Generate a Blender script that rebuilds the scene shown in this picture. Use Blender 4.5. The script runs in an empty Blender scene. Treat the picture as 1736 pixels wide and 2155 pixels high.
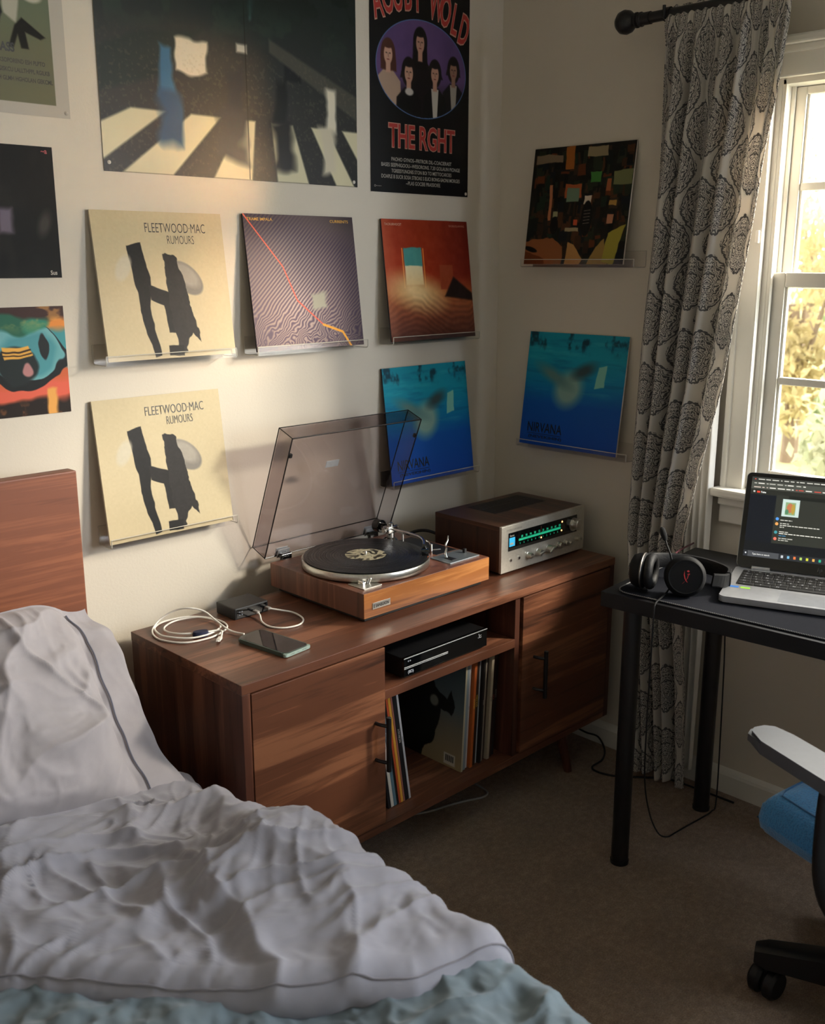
import bpy, bmesh, math, random
import numpy as np
from mathutils import Vector, Matrix, Euler
S = bpy.context.scene
COL = S.collection
pi = math.pi

# ------------------------------------------------------------------ camera, world, lights
cd = bpy.data.cameras.new('camera'); cam = bpy.data.objects.new('camera', cd); COL.objects.link(cam)
_a, _p = math.radians(45.4), math.radians(13.9)
_f = Vector((math.cos(_a)*math.cos(_p), math.sin(_a)*math.cos(_p), -math.sin(_p)))
cam.location = (-2.3616, -2.0313, 1.40)
cam.rotation_euler = _f.to_track_quat('-Z', 'Y').to_euler()
cd.sensor_fit = 'HORIZONTAL'; cd.sensor_width = 36; cd.lens = 36*2138/1736
cd.clip_start = 0.05; cd.clip_end = 200
cd.dof.use_dof = True; cd.dof.focus_distance = 2.30; cd.dof.aperture_fstop = 6.3
S.camera = cam
S.view_settings.view_transform = 'Standard'; S.view_settings.look = 'None'
S.view_settings.gamma = 1; S.view_settings.use_curve_mapping = False
S.view_settings.exposure = 0.9
W = bpy.data.worlds.new('world'); S.world = W; W.use_nodes = True
_bg = W.node_tree.nodes['Background']
_bg.inputs[0].default_value = (1.0, 0.955, 0.90, 1); _bg.inputs[1].default_value = 5.6

def area(name, loc, target, sx, sy, power, color):
    l = bpy.data.lights.new(name, 'AREA'); l.shape = 'RECTANGLE'; l.size = sx; l.size_y = sy
    l.energy = power; l.color = color
    o = bpy.data.objects.new(name, l); COL.objects.link(o); o.location = loc
    o.rotation_euler = (Vector(target)-Vector(loc)).to_track_quat('-Z', 'Y').to_euler()
    return o
# low warm daylight coming in through the window beside the desk
area('window_daylight', (1.10, -2.5, 2.20), (-0.9, 0.0, 1.05), 0.45, 0.28, 114, (1.0, 0.89, 0.74))
_g = area('low_sun_glow', (1.00, -2.15, 1.66), (-0.84, 0.0, 1.58), 0.20, 0.08, 0.7, (1.0, 0.58, 0.25)); _g.data.spread = math.radians(20)
# cool side light for the bed, through an added window out of view
area('added_window_daylight', (0.30, -2.95, 1.60), (-1.5, -1.6, 0.4), 1.1, 1.0, 72.0, (0.78, 0.87, 1.0))
# sun over the garden
_s = bpy.data.lights.new('sun', 'SUN'); _s.energy = 2.0; _s.angle = 0.02; _s.color = (1, .93, .80)
sun = bpy.data.objects.new('sun', _s); COL.objects.link(sun)
sun.rotation_euler = Vector((0.15, 0.6, -0.8)).to_track_quat('-Z', 'Y').to_euler()

# ------------------------------------------------------------------ helpers
def tag(o, label=None, cat=None, group=None, kind=None):
    if label: o['label'] = label
    if cat: o['category'] = cat
    if group: o['group'] = group
    if kind: o['kind'] = kind
    return o
def thing(name, label, cat, loc=(0,0,0), rot=(0,0,0), group=None):
    o = bpy.data.objects.new(name, None); COL.objects.link(o)
    o.empty_display_size = .05
    o.location = loc; o.rotation_euler = rot
    return tag(o, label, cat, group)
def struct_root(name, loc=(0,0,0)):
    o = bpy.data.objects.new(name, None); COL.objects.link(o); o.location = loc; o['kind'] = 'structure'
    return o
def basis(o): return Matrix.LocRotScale(o.location, o.rotation_euler, o.scale)
def obj(name, bm, mats, parent=None, local=False, smooth=None, loc=None, rot=None):
    """link a bmesh as one object; world-space vertices unless local=True"""
    me = bpy.data.meshes.new(name)
    if isinstance(bm, bmesh.types.BMesh):
        bmesh.ops.recalc_face_normals(bm, faces=bm.faces) if getattr(bm, 'faces', None) and not smooth == 'keep' else None
        bm.to_mesh(me); bm.free()
    else:
        me = bm; me.name = name
    for m in (mats if isinstance(mats, (list, tuple)) else [mats]): me.materials.append(m)
    o = bpy.data.objects.new(name, me); COL.objects.link(o)
    if smooth:
        for p in me.polygons: p.use_smooth = True
        if smooth != 'all' and smooth != 'keep':
            try: me.set_sharp_from_angle(angle=math.radians(smooth if not isinstance(smooth, bool) else 40))
            except Exception: pass
    if parent:
        o.parent = parent
        if not local and parent.type == 'EMPTY': o.matrix_parent_inverse = basis(parent).inverted()
    if loc is not None: o.location = loc
    if rot is not None: o.rotation_euler = rot
    return o
BM = bmesh.new
def box(bm, a, b, bev=0.0, mi=0, seg=2, M=None):
    t = bmesh.new(); bmesh.ops.create_cube(t, size=1)
    a = Vector(a); b = Vector(b)
    for v in t.verts:
        v.co = Vector(((a.x+b.x)/2+v.co.x*abs(b.x-a.x), (a.y+b.y)/2+v.co.y*abs(b.y-a.y), (a.z+b.z)/2+v.co.z*abs(b.z-a.z)))
    if bev > 0: bmesh.ops.bevel(t, geom=t.edges[:], offset=bev, segments=seg, affect='EDGES', profile=.6)
    merge(bm, t, mi, M)
def merge(bm, t, mi=0, M=None):
    if M is not None: bmesh.ops.transform(t, matrix=M, verts=t.verts)
    for f in t.faces: f.material_index = mi
    me = bpy.data.meshes.new('t'); t.to_mesh(me); t.free(); bm.from_mesh(me); bpy.data.meshes.remove(me)
def cyl(bm, p0, p1, r0, r1=None, n=24, mi=0, bev=0.0, M=None):
    r1 = r0 if r1 is None else r1
    p0 = Vector(p0); p1 = Vector(p1); d = p1-p0
    prof = [(0, 0)] + ([(r0-bev, 0), (r0, bev)] if bev else [(r0, 0)]) + ([(r1, d.length-bev), (r1-bev, d.length)] if bev else [(r1, d.length)]) + [(0, d.length)]
    Q = Matrix.Translation(p0) @ d.to_track_quat('Z', 'Y').to_matrix().to_4x4()
    lathe(bm, prof, n, mi, (M @ Q) if M is not None else Q)
def lathe(bm, prof, n=32, mi=0, M=None):
    t = bmesh.new(); rings = []
    for r, z in prof:
        if r < 1e-7: rings.append([t.verts.new((0, 0, z))])
        else: rings.append([t.verts.new((r*math.cos(2*pi*i/n), r*math.sin(2*pi*i/n), z)) for i in range(n)])
    for A, B in zip(rings, rings[1:]):
        if len(A) == 1 and len(B) == 1: continue
        for i in range(n):
            j = (i+1) % n
            if len(A) == 1: t.faces.new((A[0], B[i], B[j]))
            elif len(B) == 1: t.faces.new((A[i], B[0], A[j]))
            else: t.faces.new((A[i], B[i], B[j], A[j]))
    merge(bm, t, mi, M)
def smooth_path(pts, k=6, closed=False):
    P = [Vector(p) for p in pts]; out = []
    n = len(P)
    for i in range(n if closed else n-1):
        g = lambda j: P[j % n] if closed else P[max(0, min(n-1, j))]
        p0, p1, p2, p3 = g(i-1), g(i), g(i+1), g(i+2)
        for s in range(k):
            t = s/k
            out.append(.5*((2*p1)+(-p0+p2)*t+(2*p0-5*p1+4*p2-p3)*t*t+(-p0+3*p1-3*p2+p3)*t**3))
    if not closed: out.append(P[-1])
    return out
def tube(bm, pts, r, n=8, mi=0, closed=False, rad=None, M=None):
    P = [Vector(p) for p in pts]; t = bmesh.new(); rings = []
    N = len(P); up = Vector((0, 0, 1)); prev = None
    for i in range(N):
        d = (P[(i+1) % N]-P[i-1]) if closed else (P[min(N-1, i+1)]-P[max(0, i-1)])
        if d.length < 1e-9: d = Vector((0, 0, 1))
        d.normalize()
        if prev is None:
            s = d.cross(up)
            if s.length < .1: s = d.cross(Vector((1, 0, 0)))
        else: s = prev - d*prev.dot(d)
        s.normalize(); prev = s.copy(); u = s.cross(d)
        rr = rad[i] if rad else r
        rings.append([t.verts.new(P[i]+(s*math.cos(2*pi*k/n)+u*math.sin(2*pi*k/n))*rr) for k in range(n)])
    for i in range(N if closed else N-1):
        A, B = rings[i], rings[(i+1) % N]
        for k in range(n): t.faces.new((A[k], A[(k+1) % n], B[(k+1) % n], B[k]))
    if not closed: t.faces.new(rings[0][::-1]); t.faces.new(rings[-1])
    merge(bm, t, mi, M)
def prism(bm, poly, z0, z1, mi=0, M=None, bev=0):
    t = bmesh.new(); A = [t.verts.new((x, y, z0)) for x, y in poly]; B = [t.verts.new((x, y, z1)) for x, y in poly]
    n = len(poly); t.faces.new(A[::-1]); t.faces.new(B)
    for i in range(n): t.faces.new((A[i], A[(i+1) % n], B[(i+1) % n], B[i]))
    if bev: bmesh.ops.bevel(t, geom=[e for e in t.edges if abs(e.verts[0].co.z-e.verts[1].co.z) < 1e-9], offset=bev, segments=2, affect='EDGES')
    merge(bm, t, mi, M)
def rrect(x0, y0, x1, y1, r, n=6):
    out = []
    for cx, cy, a in ((x1-r, y1-r, 0), (x0+r, y1-r, 90), (x0+r, y0+r, 180), (x1-r, y0+r, 270)):
        for i in range(n+1):
            t = math.radians(a+90*i/n); out.append((cx+r*math.cos(t), cy+r*math.sin(t)))
    return out
_tc = {}
def text(bm, s, M, mi=0, off=0.0, align='LEFT', spacing=1.0):
    """flat letters (height about .7 of a unit) in the local XY plane of M"""
    k = (s, off, align, spacing)
    if k not in _tc:
        c = bpy.data.curves.new('t', 'FONT'); c.body = s; c.size = 1; c.offset = off; c.align_x = align; c.resolution_u = 3; c.space_character = spacing
        o = bpy.data.objects.new('t', c); COL.objects.link(o); bpy.context.view_layer.update()
        me = bpy.data.meshes.new_from_object(o.evaluated_get(bpy.context.evaluated_depsgraph_get()))
        bpy.data.objects.remove(o); bpy.data.curves.remove(c); _tc[k] = me
    t = bmesh.new(); t.from_mesh(_tc[k]); merge(bm, t, mi, M)
def grid(nu, nv, fn):
    """surface mesh from fn(U,V)->(X,Y,Z); U,V in 0..1 arrays, with UVs"""
    u, v = np.meshgrid(np.linspace(0, 1, nu), np.linspace(0, 1, nv))
    X, Y, Z = fn(u, v)
    co = np.stack([X, Y, Z], -1).reshape(-1, 3).astype(np.float32)
    i = (np.arange(nv-1)[:, None]*nu+np.arange(nu-1)[None, :]).ravel()
    fc = np.stack([i, i+1, i+nu+1, i+nu], 1).astype(np.int32)
    me = bpy.data.meshes.new('g'); me.vertices.add(len(co)); me.vertices.foreach_set('co', co.ravel())
    me.loops.add(fc.size); me.loops.foreach_set('vertex_index', fc.ravel())
    me.polygons.add(len(fc)); me.polygons.foreach_set('loop_start', np.arange(0, fc.size, 4, dtype=np.int32))
    uv = me.uv_layers.new(name='UVMap'); UV = np.stack([u, v], -1).reshape(-1, 2)[fc.ravel()]
    uv.data.foreach_set('uv', UV.astype(np.float32).ravel())
    me.update(calc_edges=True); me.validate()
    return me
_rs = np.random.RandomState(7)
_lat = _rs.rand(256, 256)
def vn(x, y, s=0):
    x = np.asarray(x, float)+s*17.3; y = np.asarray(y, float)+s*9.7
    xi = np.floor(x).astype(int); yi = np.floor(y).astype(int); fx = x-xi; fy = y-yi
    fx = fx*fx*fx*(fx*(fx*6-15)+10); fy = fy*fy*fy*(fy*(fy*6-15)+10)
    L = lambda a, b: _lat[a % 256, b % 256]
    return (L(xi, yi)*(1-fx)+L(xi+1, yi)*fx)*(1-fy)+(L(xi, yi+1)*(1-fx)+L(xi+1, yi+1)*fx)*fy
def fbm(x, y, o=4, s=0):
    t = 0; a = .5
    for i in range(o): t = t+a*vn(x*2**i, y*2**i, s+i); a *= .5
    return t/(1-.5**o)
def ss(a, b, x):
    t = np.clip((x-a)/(b-a), 0, 1); return t*t*(3-2*t)

# ------------------------------------------------------------------ materials
class NT:
    def __init__(s, name):
        s.m = bpy.data.materials.new(name); s.m.use_nodes = True; s.t = s.m.node_tree; s.n = s.t.nodes; s.l = s.t.links
        s.b = s.n['Principled BSDF']; s.out = s.n['Material Output']
    def node(s, k, **kw):
        n = s.n.new(k)
        for a, v in kw.items(): setattr(n, a, v)
        return n
    def put(s, sock, v):
        if isinstance(v, bpy.types.NodeSocket): s.l.new(v, sock)
        else: sock.default_value = v
    def math(s, op, a, b=0.0, c=None):
        n = s.node('ShaderNodeMath', operation=op); s.put(n.inputs[0], a); s.put(n.inputs[1], b)
        if c is not None: s.put(n.inputs[2], c)
        return n.outputs[0]
    def mix(s, f, a, b):
        n = s.node('ShaderNodeMix', data_type='RGBA'); s.put(n.inputs[0], f); s.put(n.inputs[6], a); s.put(n.inputs[7], b); return n.outputs[2]
    def noise(s, vec, scale, detail=3, rough=.5, dist=0.0):
        n = s.node('ShaderNodeTexNoise'); n.inputs['Scale'].default_value = scale; n.inputs['Detail'].default_value = detail
        n.inputs['Roughness'].default_value = rough; n.inputs['Distortion'].default_value = dist
        if vec is not None: s.l.new(vec, n.inputs['Vector'])
        return n.outputs['Fac']
    def coords(s, which='Object', scale=(1, 1, 1), rot=(0, 0, 0)):
        t = s.node('ShaderNodeTexCoord'); m = s.node('ShaderNodeMapping'); m.inputs['Scale'].default_value = scale; m.inputs['Rotation'].default_value = rot
        s.l.new(t.outputs[which], m.inputs[0]); return m.outputs[0]
    def ramp(s, f, stops):
        n = s.node('ShaderNodeValToRGB'); s.l.new(f, n.inputs[0]); e = n.color_ramp.elements
        while len(e) < len(stops): e.new(.5)
        for k, (p, c) in zip(e, stops): k.position = p; k.color = (*c, 1)
        return n.outputs[0]
    def bump(s, h, strength=.3, dist=.002):
        n = s.node('ShaderNodeBump'); n.inputs['Strength'].default_value = strength; n.inputs['Distance'].default_value = dist
        s.l.new(h, n.inputs['Height']); s.l.new(n.outputs[0], s.b.inputs['Normal'])
def lin(c):
    if isinstance(c, str): c = [int(c[i:i+2], 16)/255 for i in (0, 2, 4)]
    return tuple(x/12.92 if x <= .04045 else ((x+.055)/1.055)**2.4 for x in c)
def mat(name, color, rough=.5, metal=0.0, spec=.5, var=.06, vscale=60, bump=0, coat=0, emit=None, estr=0, sheen=0):
    t = NT(name); c = lin(color)
    v = t.coords(); f = t.noise(v, vscale, 3)
    t.l.new(t.ramp(f, [(.3, tuple(x*(1-var) for x in c)), (.7, tuple(min(1, x*(1+var)) for x in c))]), t.b.inputs['Base Color'])
    t.b.inputs['Roughness'].default_value = rough; t.b.inputs['Metallic'].default_value = metal
    t.b.inputs['Specular IOR Level'].default_value = spec; t.b.inputs['Coat Weight'].default_value = coat
    if sheen: t.b.inputs['Sheen Weight'].default_value = sheen
    if bump: t.bump(f, bump)
    if emit: t.b.inputs['Emission Color'].default_value = (*lin(emit), 1); t.b.inputs['Emission Strength'].default_value = estr
    return t.m
def wood(name, dark, mid, light, axis=0, rough=.42, planks=True, scale=1.0, coat=.15):
    t = NT(name)
    sc = [26*scale]*3; sc[axis] = 1.6*scale
    v = t.coords(scale=tuple(sc)); n1 = t.noise(v, 1.0, 5, .6, 1.2)
    sc2 = [190*scale]*3; sc2[axis] = 6*scale
    n2 = t.noise(t.coords(scale=tuple(sc2)), 1.0, 3, .6, .4)
    sc3 = [9*scale]*3; sc3[axis] = .5*scale
    n3 = t.noise(t.coords(scale=tuple(sc3)), 1.0, 2, .5, 2.2)
    f = t.math('ADD', t.math('MULTIPLY', n1, .5), t.math('ADD', t.math('MULTIPLY', n2, .16), t.math('MULTIPLY', n3, .42)))
    c = t.ramp(f, [(.40, lin(dark)), (.49, lin(mid)), (.56, lin(mid)), (.63, lin(light))])
    t.l.new(c, t.b.inputs['Base Color']); t.b.inputs['Roughness'].default_value = rough; t.b.inputs['Coat Weight'].default_value = coat
    t.b.inputs['Coat Roughness'].default_value = .3
    t.bump(n2, .12, .001)
    return t.m
def clear(name, tint, refl=.06, rough=.02):
    """thin clear plastic: tinted straight-through light plus an angle-dependent reflection"""
    t = NT(name); t.n.remove(t.b)
    tr = t.node('ShaderNodeBsdfTransparent'); tr.inputs[0].default_value = (*tint, 1)
    gl = t.node('ShaderNodeBsdfGlossy'); gl.inputs['Roughness'].default_value = rough; gl.inputs[0].default_value = (1, 1, 1, 1)
    lw = t.node('ShaderNodeLayerWeight'); lw.inputs[0].default_value = .5
    n = t.noise(t.coords(), 30, 2)
    f = t.math('ADD', t.math('MULTIPLY', t.math('POWER', lw.outputs['Facing'], 4.0), .45), t.math('ADD', .03, t.math('MULTIPLY', n, refl*.2)))
    mx = t.node('ShaderNodeMixShader'); t.l.new(f, mx.inputs[0]); t.l.new(tr.outputs[0], mx.inputs[1]); t.l.new(gl.outputs[0], mx.inputs[2])
    t.l.new(mx.outputs[0], t.out.inputs[0]); return t.m
WALN = wood('walnut_along', '2e1a11', '5d3827', '855740', 0)
WALN_D = wood('walnut_door', '2b170e', '5a3523', '7f5239', 0, scale=.8)
WALN_V = wood('walnut_upright', '281610', '4d2c20', '6e4533', 2)
WALN_Y = wood('walnut_depth', '2e1a11', '5d3827', '855740', 1)
TEAK = wood('teak_front', '6a3a1c', '9a5f30', 'b87c46', 0, rough=.38)
TEAKV = wood('teak_side', '42261a', '694030', '835541', 2, rough=.4)
HEADW = wood('headboard_wood', '52291a', '7d4830', '94593c', 0, rough=.5, coat=.05)
RECW = wood('receiver_veneer', '241509', '45291a', '6b432c', 1, rough=.45)
RECV = wood('receiver_side_veneer', '1f120a', '3a2216', '54341f', 2, rough=.5)
BLK = mat('black_plastic', '141416', .45, spec=.4)
BLKM = mat('matte_black_metal', '0e0f12', .38, spec=.5)
BLKG = mat('gloss_black', '08090b', .08, coat=.5)
BLKS = mat('soft_black_leather', '131315', .6, spec=.3, bump=.3, vscale=220)
CHROME = mat('chrome', 'd8d8d8', .12, 1.0)
ALU = mat('brushed_aluminium', 'cfcdc6', .32, 1.0, vscale=200)
SILV = mat('silver_paint', 'b9bbc0', .35, .7)
WHT = mat('white_plastic', 'e6e2da', .4)
TRIM = mat('white_trim_paint', 'dedad0', .45, var=.02, vscale=8)
ACR = clear('clear_acrylic', (.985, .98, .975), .06, .16)
ACRE = mat('acrylic_edge', 'c9c2b4', .2, spec=.7)
SMOKE = clear('smoked_acrylic', (.83, .795, .80))
SMKE = mat('smoked_acrylic_edge', '1d1a1c', .25)
GLASS = clear('window_glass', (.97, .98, .975))
# ------------------------------------------------------------------ room shell
def wall_mat(name, c):
    t = NT(name); v = t.coords(); n = t.noise(v, 160, 3, .6); n2 = t.noise(v, 1.3, 2)
    cc = lin(c); t.l.new(t.ramp(n2, [(.3, tuple(x*.965 for x in cc)), (.7, cc)]), t.b.inputs['Base Color'])
    t.b.inputs['Roughness'].default_value = .75; t.b.inputs['Specular IOR Level'].default_value = .25
    t.bump(n, .25, .0015); return t.m
WALL = wall_mat('wall_paint', 'd3cabb'); CEIL = wall_mat('ceiling_paint', 'dcd7cc')
t = NT('carpet'); v = t.coords()
n1 = t.noise(v, 300, 3, .8); n2 = t.noise(v, 9, 3, .6); n3 = t.noise(v, 60, 3, .7)
f = t.math('ADD', t.math('MULTIPLY', n1, .55), t.math('ADD', t.math('MULTIPLY', n2, .15), t.math('MULTIPLY', n3, .30)))
t.l.new(t.ramp(f, [(.3, lin('5f4b3b')), (.5, lin('9c8168')), (.66, lin('cbb094'))]), t.b.inputs['Base Color'])
t.b.inputs['Roughness'].default_value = .95; t.b.inputs['Specular IOR Level'].default_value = .1; t.b.inputs['Sheen Weight'].default_value = .3
t.bump(t.math('ADD', n1, n3), 1.0, .008); CARPET = t.m
RX0, RY0, RH = -4.0, -4.4, 2.44
def struct(name, bm, m, **k): return tag(obj(name, bm, m, **k), kind='structure')
b = BM(); box(b, (RX0-.1, RY0-.1, -.06), (.12, .1, 0)); struct('floor', b, CARPET)
b = BM(); box(b, (RX0-.1, RY0-.1, RH), (.12, .1, RH+.06)); struct('ceiling', b, CEIL)
b = BM(); box(b, (RX0-.1, 0, 0), (0.12, .1, RH)); struct('wall_back', b, WALL)
b = BM(); box(b, (RX0-.1, RY0, 0), (RX0, 0, RH)); struct('wall_left', b, WALL)
# right wall with the window opening and an added, unseen second one
WY0, WY1, WZ0, WZ1 = -.835, -1.72, .845, 1.805
V0, V1 = -3.1, -4.1
b = BM()
box(b, (0, 0, 0), (.12, WY0, RH)); box(b, (0, WY0, 0), (.12, WY1, WZ0)); box(b, (0, WY0, WZ1), (.12, WY1, RH))
box(b, (0, WY1, 0), (.12, -2.45, RH)); box(b, (0, -2.45, 0), (.12, -3.45, WZ0)); box(b, (0, -2.45, WZ1), (.12, -3.45, RH)); box(b, (0, -3.45, 0), (.12, RY0, RH))
struct('wall_right', b, WALL)
b = BM(); box(b, (RX0-.1, RY0-.1, 0), (.12, RY0, RH)); struct('wall_front', b, WALL)
# baseboards with a small top bead
def baseboard(name, a, bb, n):
    b = BM(); a = Vector(a); bb = Vector(bb); n = Vector(n)
    prof = [(0, 0), (.013, 0), (.013, .052), (.010, .060), (.005, .066), (0, .070)]
    P = [[p+n*x+Vector((0, 0, z)) for x, z in prof] for p in (a, bb)]
    V = [[b.verts.new(q) for q in r] for r in P]; k = len(prof)
    for i in range(k): b.faces.new((V[0][i], V[0][(i+1) % k], V[1][(i+1) % k], V[1][i]))
    b.faces.new(V[0]); b.faces.new(V[1][::-1]); struct(name, b, TRIM)
baseboard('baseboard_back', (RX0, 0, 0), (0, 0, 0), (0, -1, 0))
baseboard('baseboard_right', (0, -.014, 0), (0, RY0, 0), (-1, 0, 0))
baseboard('baseboard_left', (RX0, -.014, 0), (RX0, RY0, 0), (1, 0, 0))

# ------------------------------------------------------------------ window
win = struct_root('window_1', (0, (WY0+WY1)/2, WZ0))
b = BM()   # casing (trim) around the opening
cw = .058
for y0, y1 in ((WY0+cw, WY0), (WY1, WY1-cw)):
    box(b, (-.018, y0, WZ0-.02), (0, y1, WZ1+.02), .004); box(b, (-.026, y0 if y0 > WY0 else y1, WZ0-.02), (-.004, (y0-.014) if y0 > WY0 else (y1+.014), WZ1+.02), .004)
box(b, (-.018, WY0+cw, WZ1), (0, WY1-cw, WZ1+.055), .004)
box(b, (-.026, WY0+cw+.004, WZ1+.05), (0, WY1-cw-.004, WZ1+.068), .004)
box(b, (-.040, WY0+cw+.012, WZ1+.066), (0, WY1-cw-.012, WZ1+.085), .005)
obj('casing', b, TRIM, win)
b = BM(); box(b, (-.055, WY0+cw+.010, WZ0-.026), (.03, WY1-cw-.01, WZ0-.004), .006)
box(b, (-.03, WY0+cw, WZ0-.05), (0, WY1-cw, WZ0-.028), .005); box(b, (-.018, WY0+cw, WZ0-.098), (0, WY1-cw, WZ0-.048), .004)
obj('window_sill', b, TRIM, win)
b = BM()   # jamb liner inside the wall
box(b, (0.002, WY0-.012, WZ0), (.12, WY0, WZ1)); box(b, (0.002, WY1, WZ0), (.12, WY1+.012, WZ1))
box(b, (0.002, WY0-.012, WZ1-.012), (.12, WY1+.012, WZ1)); box(b, (.002, WY0-.012, WZ0), (.12, WY1+.012, WZ0+.010))
box(b, (.002, WY0-.012, WZ0), (.014, WY0-.022, WZ1), .002); box(b, (.048, WY0-.012, WZ0), (.054, WY0-.022, WZ1), .002)
obj('jamb', b, TRIM, win)
def sash(name, x, z0, z1, st, br, tr):
    b = BM(); ya, yb = WY0-.014, WY1+.014; d = .028
    box(b, (x, ya, z0), (x+d, ya-st, z1), .003); box(b, (x, yb, z0), (x+d, yb+st, z1), .003)
    box(b, (x, ya-st, z0), (x+d, yb+st, z0+br), .003); box(b, (x, ya-st, z1-tr), (x+d, yb+st, z1), .003)
    # glazing bead
    for q in (ya-st, yb+st+.006): box(b, (x+.006, q, z0+br), (x+.018, q-.006, z1-tr), .001)
    o = obj(name, b, TRIM, win)
    zm = (z0+br+z1-tr)/2
    b = BM(); box(b, (x+.004, ya-st, zm-.009), (x+.022, yb+st, zm+.009), .003)
    ym = (ya+yb)/2; box(b, (x+.004, ym+.009, z0+br), (x+.022, ym-.009, z1-tr), .003)
    obj('muntin', b, TRIM, o)
    b = BM(); box(b, (x+.012, ya-st, z0+br), (x+.015, yb+st, z1-tr)); obj('pane', b, GLASS, o)
sash('upper_sash', .056, 1.335, 1.792, .032, .03, .018)
sash('lower_sash', .018, WZ0+.012, 1.372, .036, .034, .034)
b = BM(); box(b, (.014, -1.17, 1.372), (.05, -1.23, 1.380), .002); cyl(b, (.03, -1.20, 1.38), (.03, -1.20, 1.392), .011, .009, bev=.002)
box(b, (.022, -1.19, 1.386), (.034, -1.245, 1.394), .003); obj('sash_lock', b, ALU, win, smooth=True)
b = BM(); box(b, (-.0255, WY0+.004, 1.44), (-.0175, WY0+.014, 1.47), .003); obj('latch', b, WHT, win)

w2 = struct_root('added_window', (0, -2.95, WZ0)); b = BM()  # window added out of view to let cool side light onto the bed
for a in ((-2.39, -2.45), (-3.45, -3.51)): box(b, (-.018, a[0], WZ0-.02), (0, a[1], WZ1+.06), .004)
box(b, (-.018, -2.45, WZ1), (0, -3.45, WZ1+.06), .004); box(b, (-.055, -2.38, WZ0-.026), (.03, -3.52, WZ0-.002), .006); obj('casing', b, TRIM, w2)
b = BM(); box(b, (.03, -2.45, WZ0), (.06, -2.49, WZ1)); box(b, (.03, -3.41, WZ0), (.06, -3.45, WZ1)); box(b, (.03, -2.49, WZ0), (.06, -3.41, WZ0+.04)); box(b, (.03, -2.49, WZ1-.04), (.06, -3.41, WZ1)); box(b, (.03, -2.49, 1.31), (.06, -3.41, 1.35)); obj('window_frame', b, TRIM, w2)
b = BM(); box(b, (.044, -2.49, WZ0+.04), (.047, -3.41, WZ1-.04)); obj('pane', b, GLASS, w2)

# ------------------------------------------------------------------ garden seen through the window
t = NT('lawn'); n = t.noise(t.coords(), 2.2, 4, .6)
t.l.new(t.ramp(n, [(.35, lin('5f6a40')), (.65, lin('8a8a5e'))]), t.b.inputs['Base Color']); t.b.inputs['Roughness'].default_value = .9; LAWN = t.m
me = grid(60, 60, lambda u, v: (.6+u*30, -12+v*34, -1.2+.5*fbm(u*6, v*6, 3)+u*1.5))
tag(obj('ground', me, LAWN), 'pale green sloping lawn outside the window', 'ground', kind='structure')
def leaf_mat(name, a, c):
    t = NT(name); n = t.noise(t.coords(), 3.0, 2)
    col = t.ramp(n, [(.35, lin(a)), (.65, lin(c))]); t.l.new(col, t.b.inputs['Base Color']); t.b.inputs['Roughness'].default_value = .6
    tr = t.node('ShaderNodeBsdfTranslucent'); t.l.new(col, tr.inputs[0]); mx = t.node('ShaderNodeMixShader'); mx.inputs[0].default_value = .5
    t.l.new(t.b.outputs[0], mx.inputs[1]); t.l.new(tr.outputs[0], mx.inputs[2]); t.l.new(mx.outputs[0], t.out.inputs[0]); return t.m
LEAVES = [leaf_mat('leaves_yellow', '8a7c52', 'b4a578'), leaf_mat('leaves_green', '5c6a46', '828c64'), leaf_mat('leaves_pale', '7c8064', 'a09e80')]
BARK = mat('bark', '6b5a48', .9, bump=.5, vscale=12)
def tree(name, label, cat, x, y, z, h, r, lm, seed, n=900, trunk=True, group='trees in the garden'):
    R = random.Random(seed); root = thing(name, label, cat, (x, y, z), group=group)
    b = BM()
    blobs = [(Vector((R.uniform(-1, 1)*r*.55, R.uniform(-1, 1)*r*.55, h*(.35+.6*R.random()))), r*R.uniform(.3, .55)) for _ in range(9)]
    for _ in range(int(n*1.8)):
        c, br = R.choice(blobs); d = Vector((R.gauss(0, 1), R.gauss(0, 1), R.gauss(0, 1))).normalized()*br*R.random()**.35
        p = c+d; q = Euler((R.uniform(0, 6.3), R.uniform(0, 6.3), R.uniform(0, 6.3))).to_matrix(); s = R.uniform(.035, .075)
        vs = [b.verts.new(p+q @ Vector(w)*s) for w in ((-1, 0, 0), (0, -.5, .1), (1.1, 0, 0), (0, .5, .1))]
        b.faces.new(vs)
    obj('crown', b, lm, root, local=True)
    if trunk:
        b = BM(); tube(b, smooth_path([(0, 0, -.3), (.05*r, 0, h*.3), (-.04*r, .05, h*.7)], 4), .06, 10, rad=[.07*r+.02-.004*i for i in range(9)])
        for c, br in blobs[:5]: tube(b, [(.03, 0, h*.35), tuple(c*.6+Vector((0, 0, h*.15))), tuple(c)], .02, 6, rad=[.035, .025, .01])
        obj('trunk', b, BARK, root, local=True)
tree('tree', 'golden leaved tree nearest the window glass', 'tree', 7.4, 2.5, -.9, 2.7, 1.1, LEAVES[0], 1, 1500)
tree('tree', 'tall pale tree behind the golden tree', 'tree', 11.5, 5.6, -.7, 4.6, 1.9, LEAVES[2], 2, 1700)
tree('tree', 'green leaved tree at the right of the window', 'tree', 10.0, 2.2, -.8, 2.5, 1.4, LEAVES[1], 3, 1500)
tree('tree', 'distant yellow tree low between the others', 'tree', 15.5, 6.1, -.4, 3.0, 2.1, LEAVES[0], 4, 1800)
for i, (x, y, lb) in enumerate(((4.1, .35, 'nearest pale green bush below the window glass'), (5.4, 2.35, 'green bush further back, partly behind the curtain'), (5.9, .95, 'green bush at the right edge of the window'))):
    tree('bush', lb, 'bush', x, y, -1.0, 1.45, .72, LEAVES[(2, 1, 1)[i]], 20+i, 1500, False, 'bushes below the window')
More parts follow.
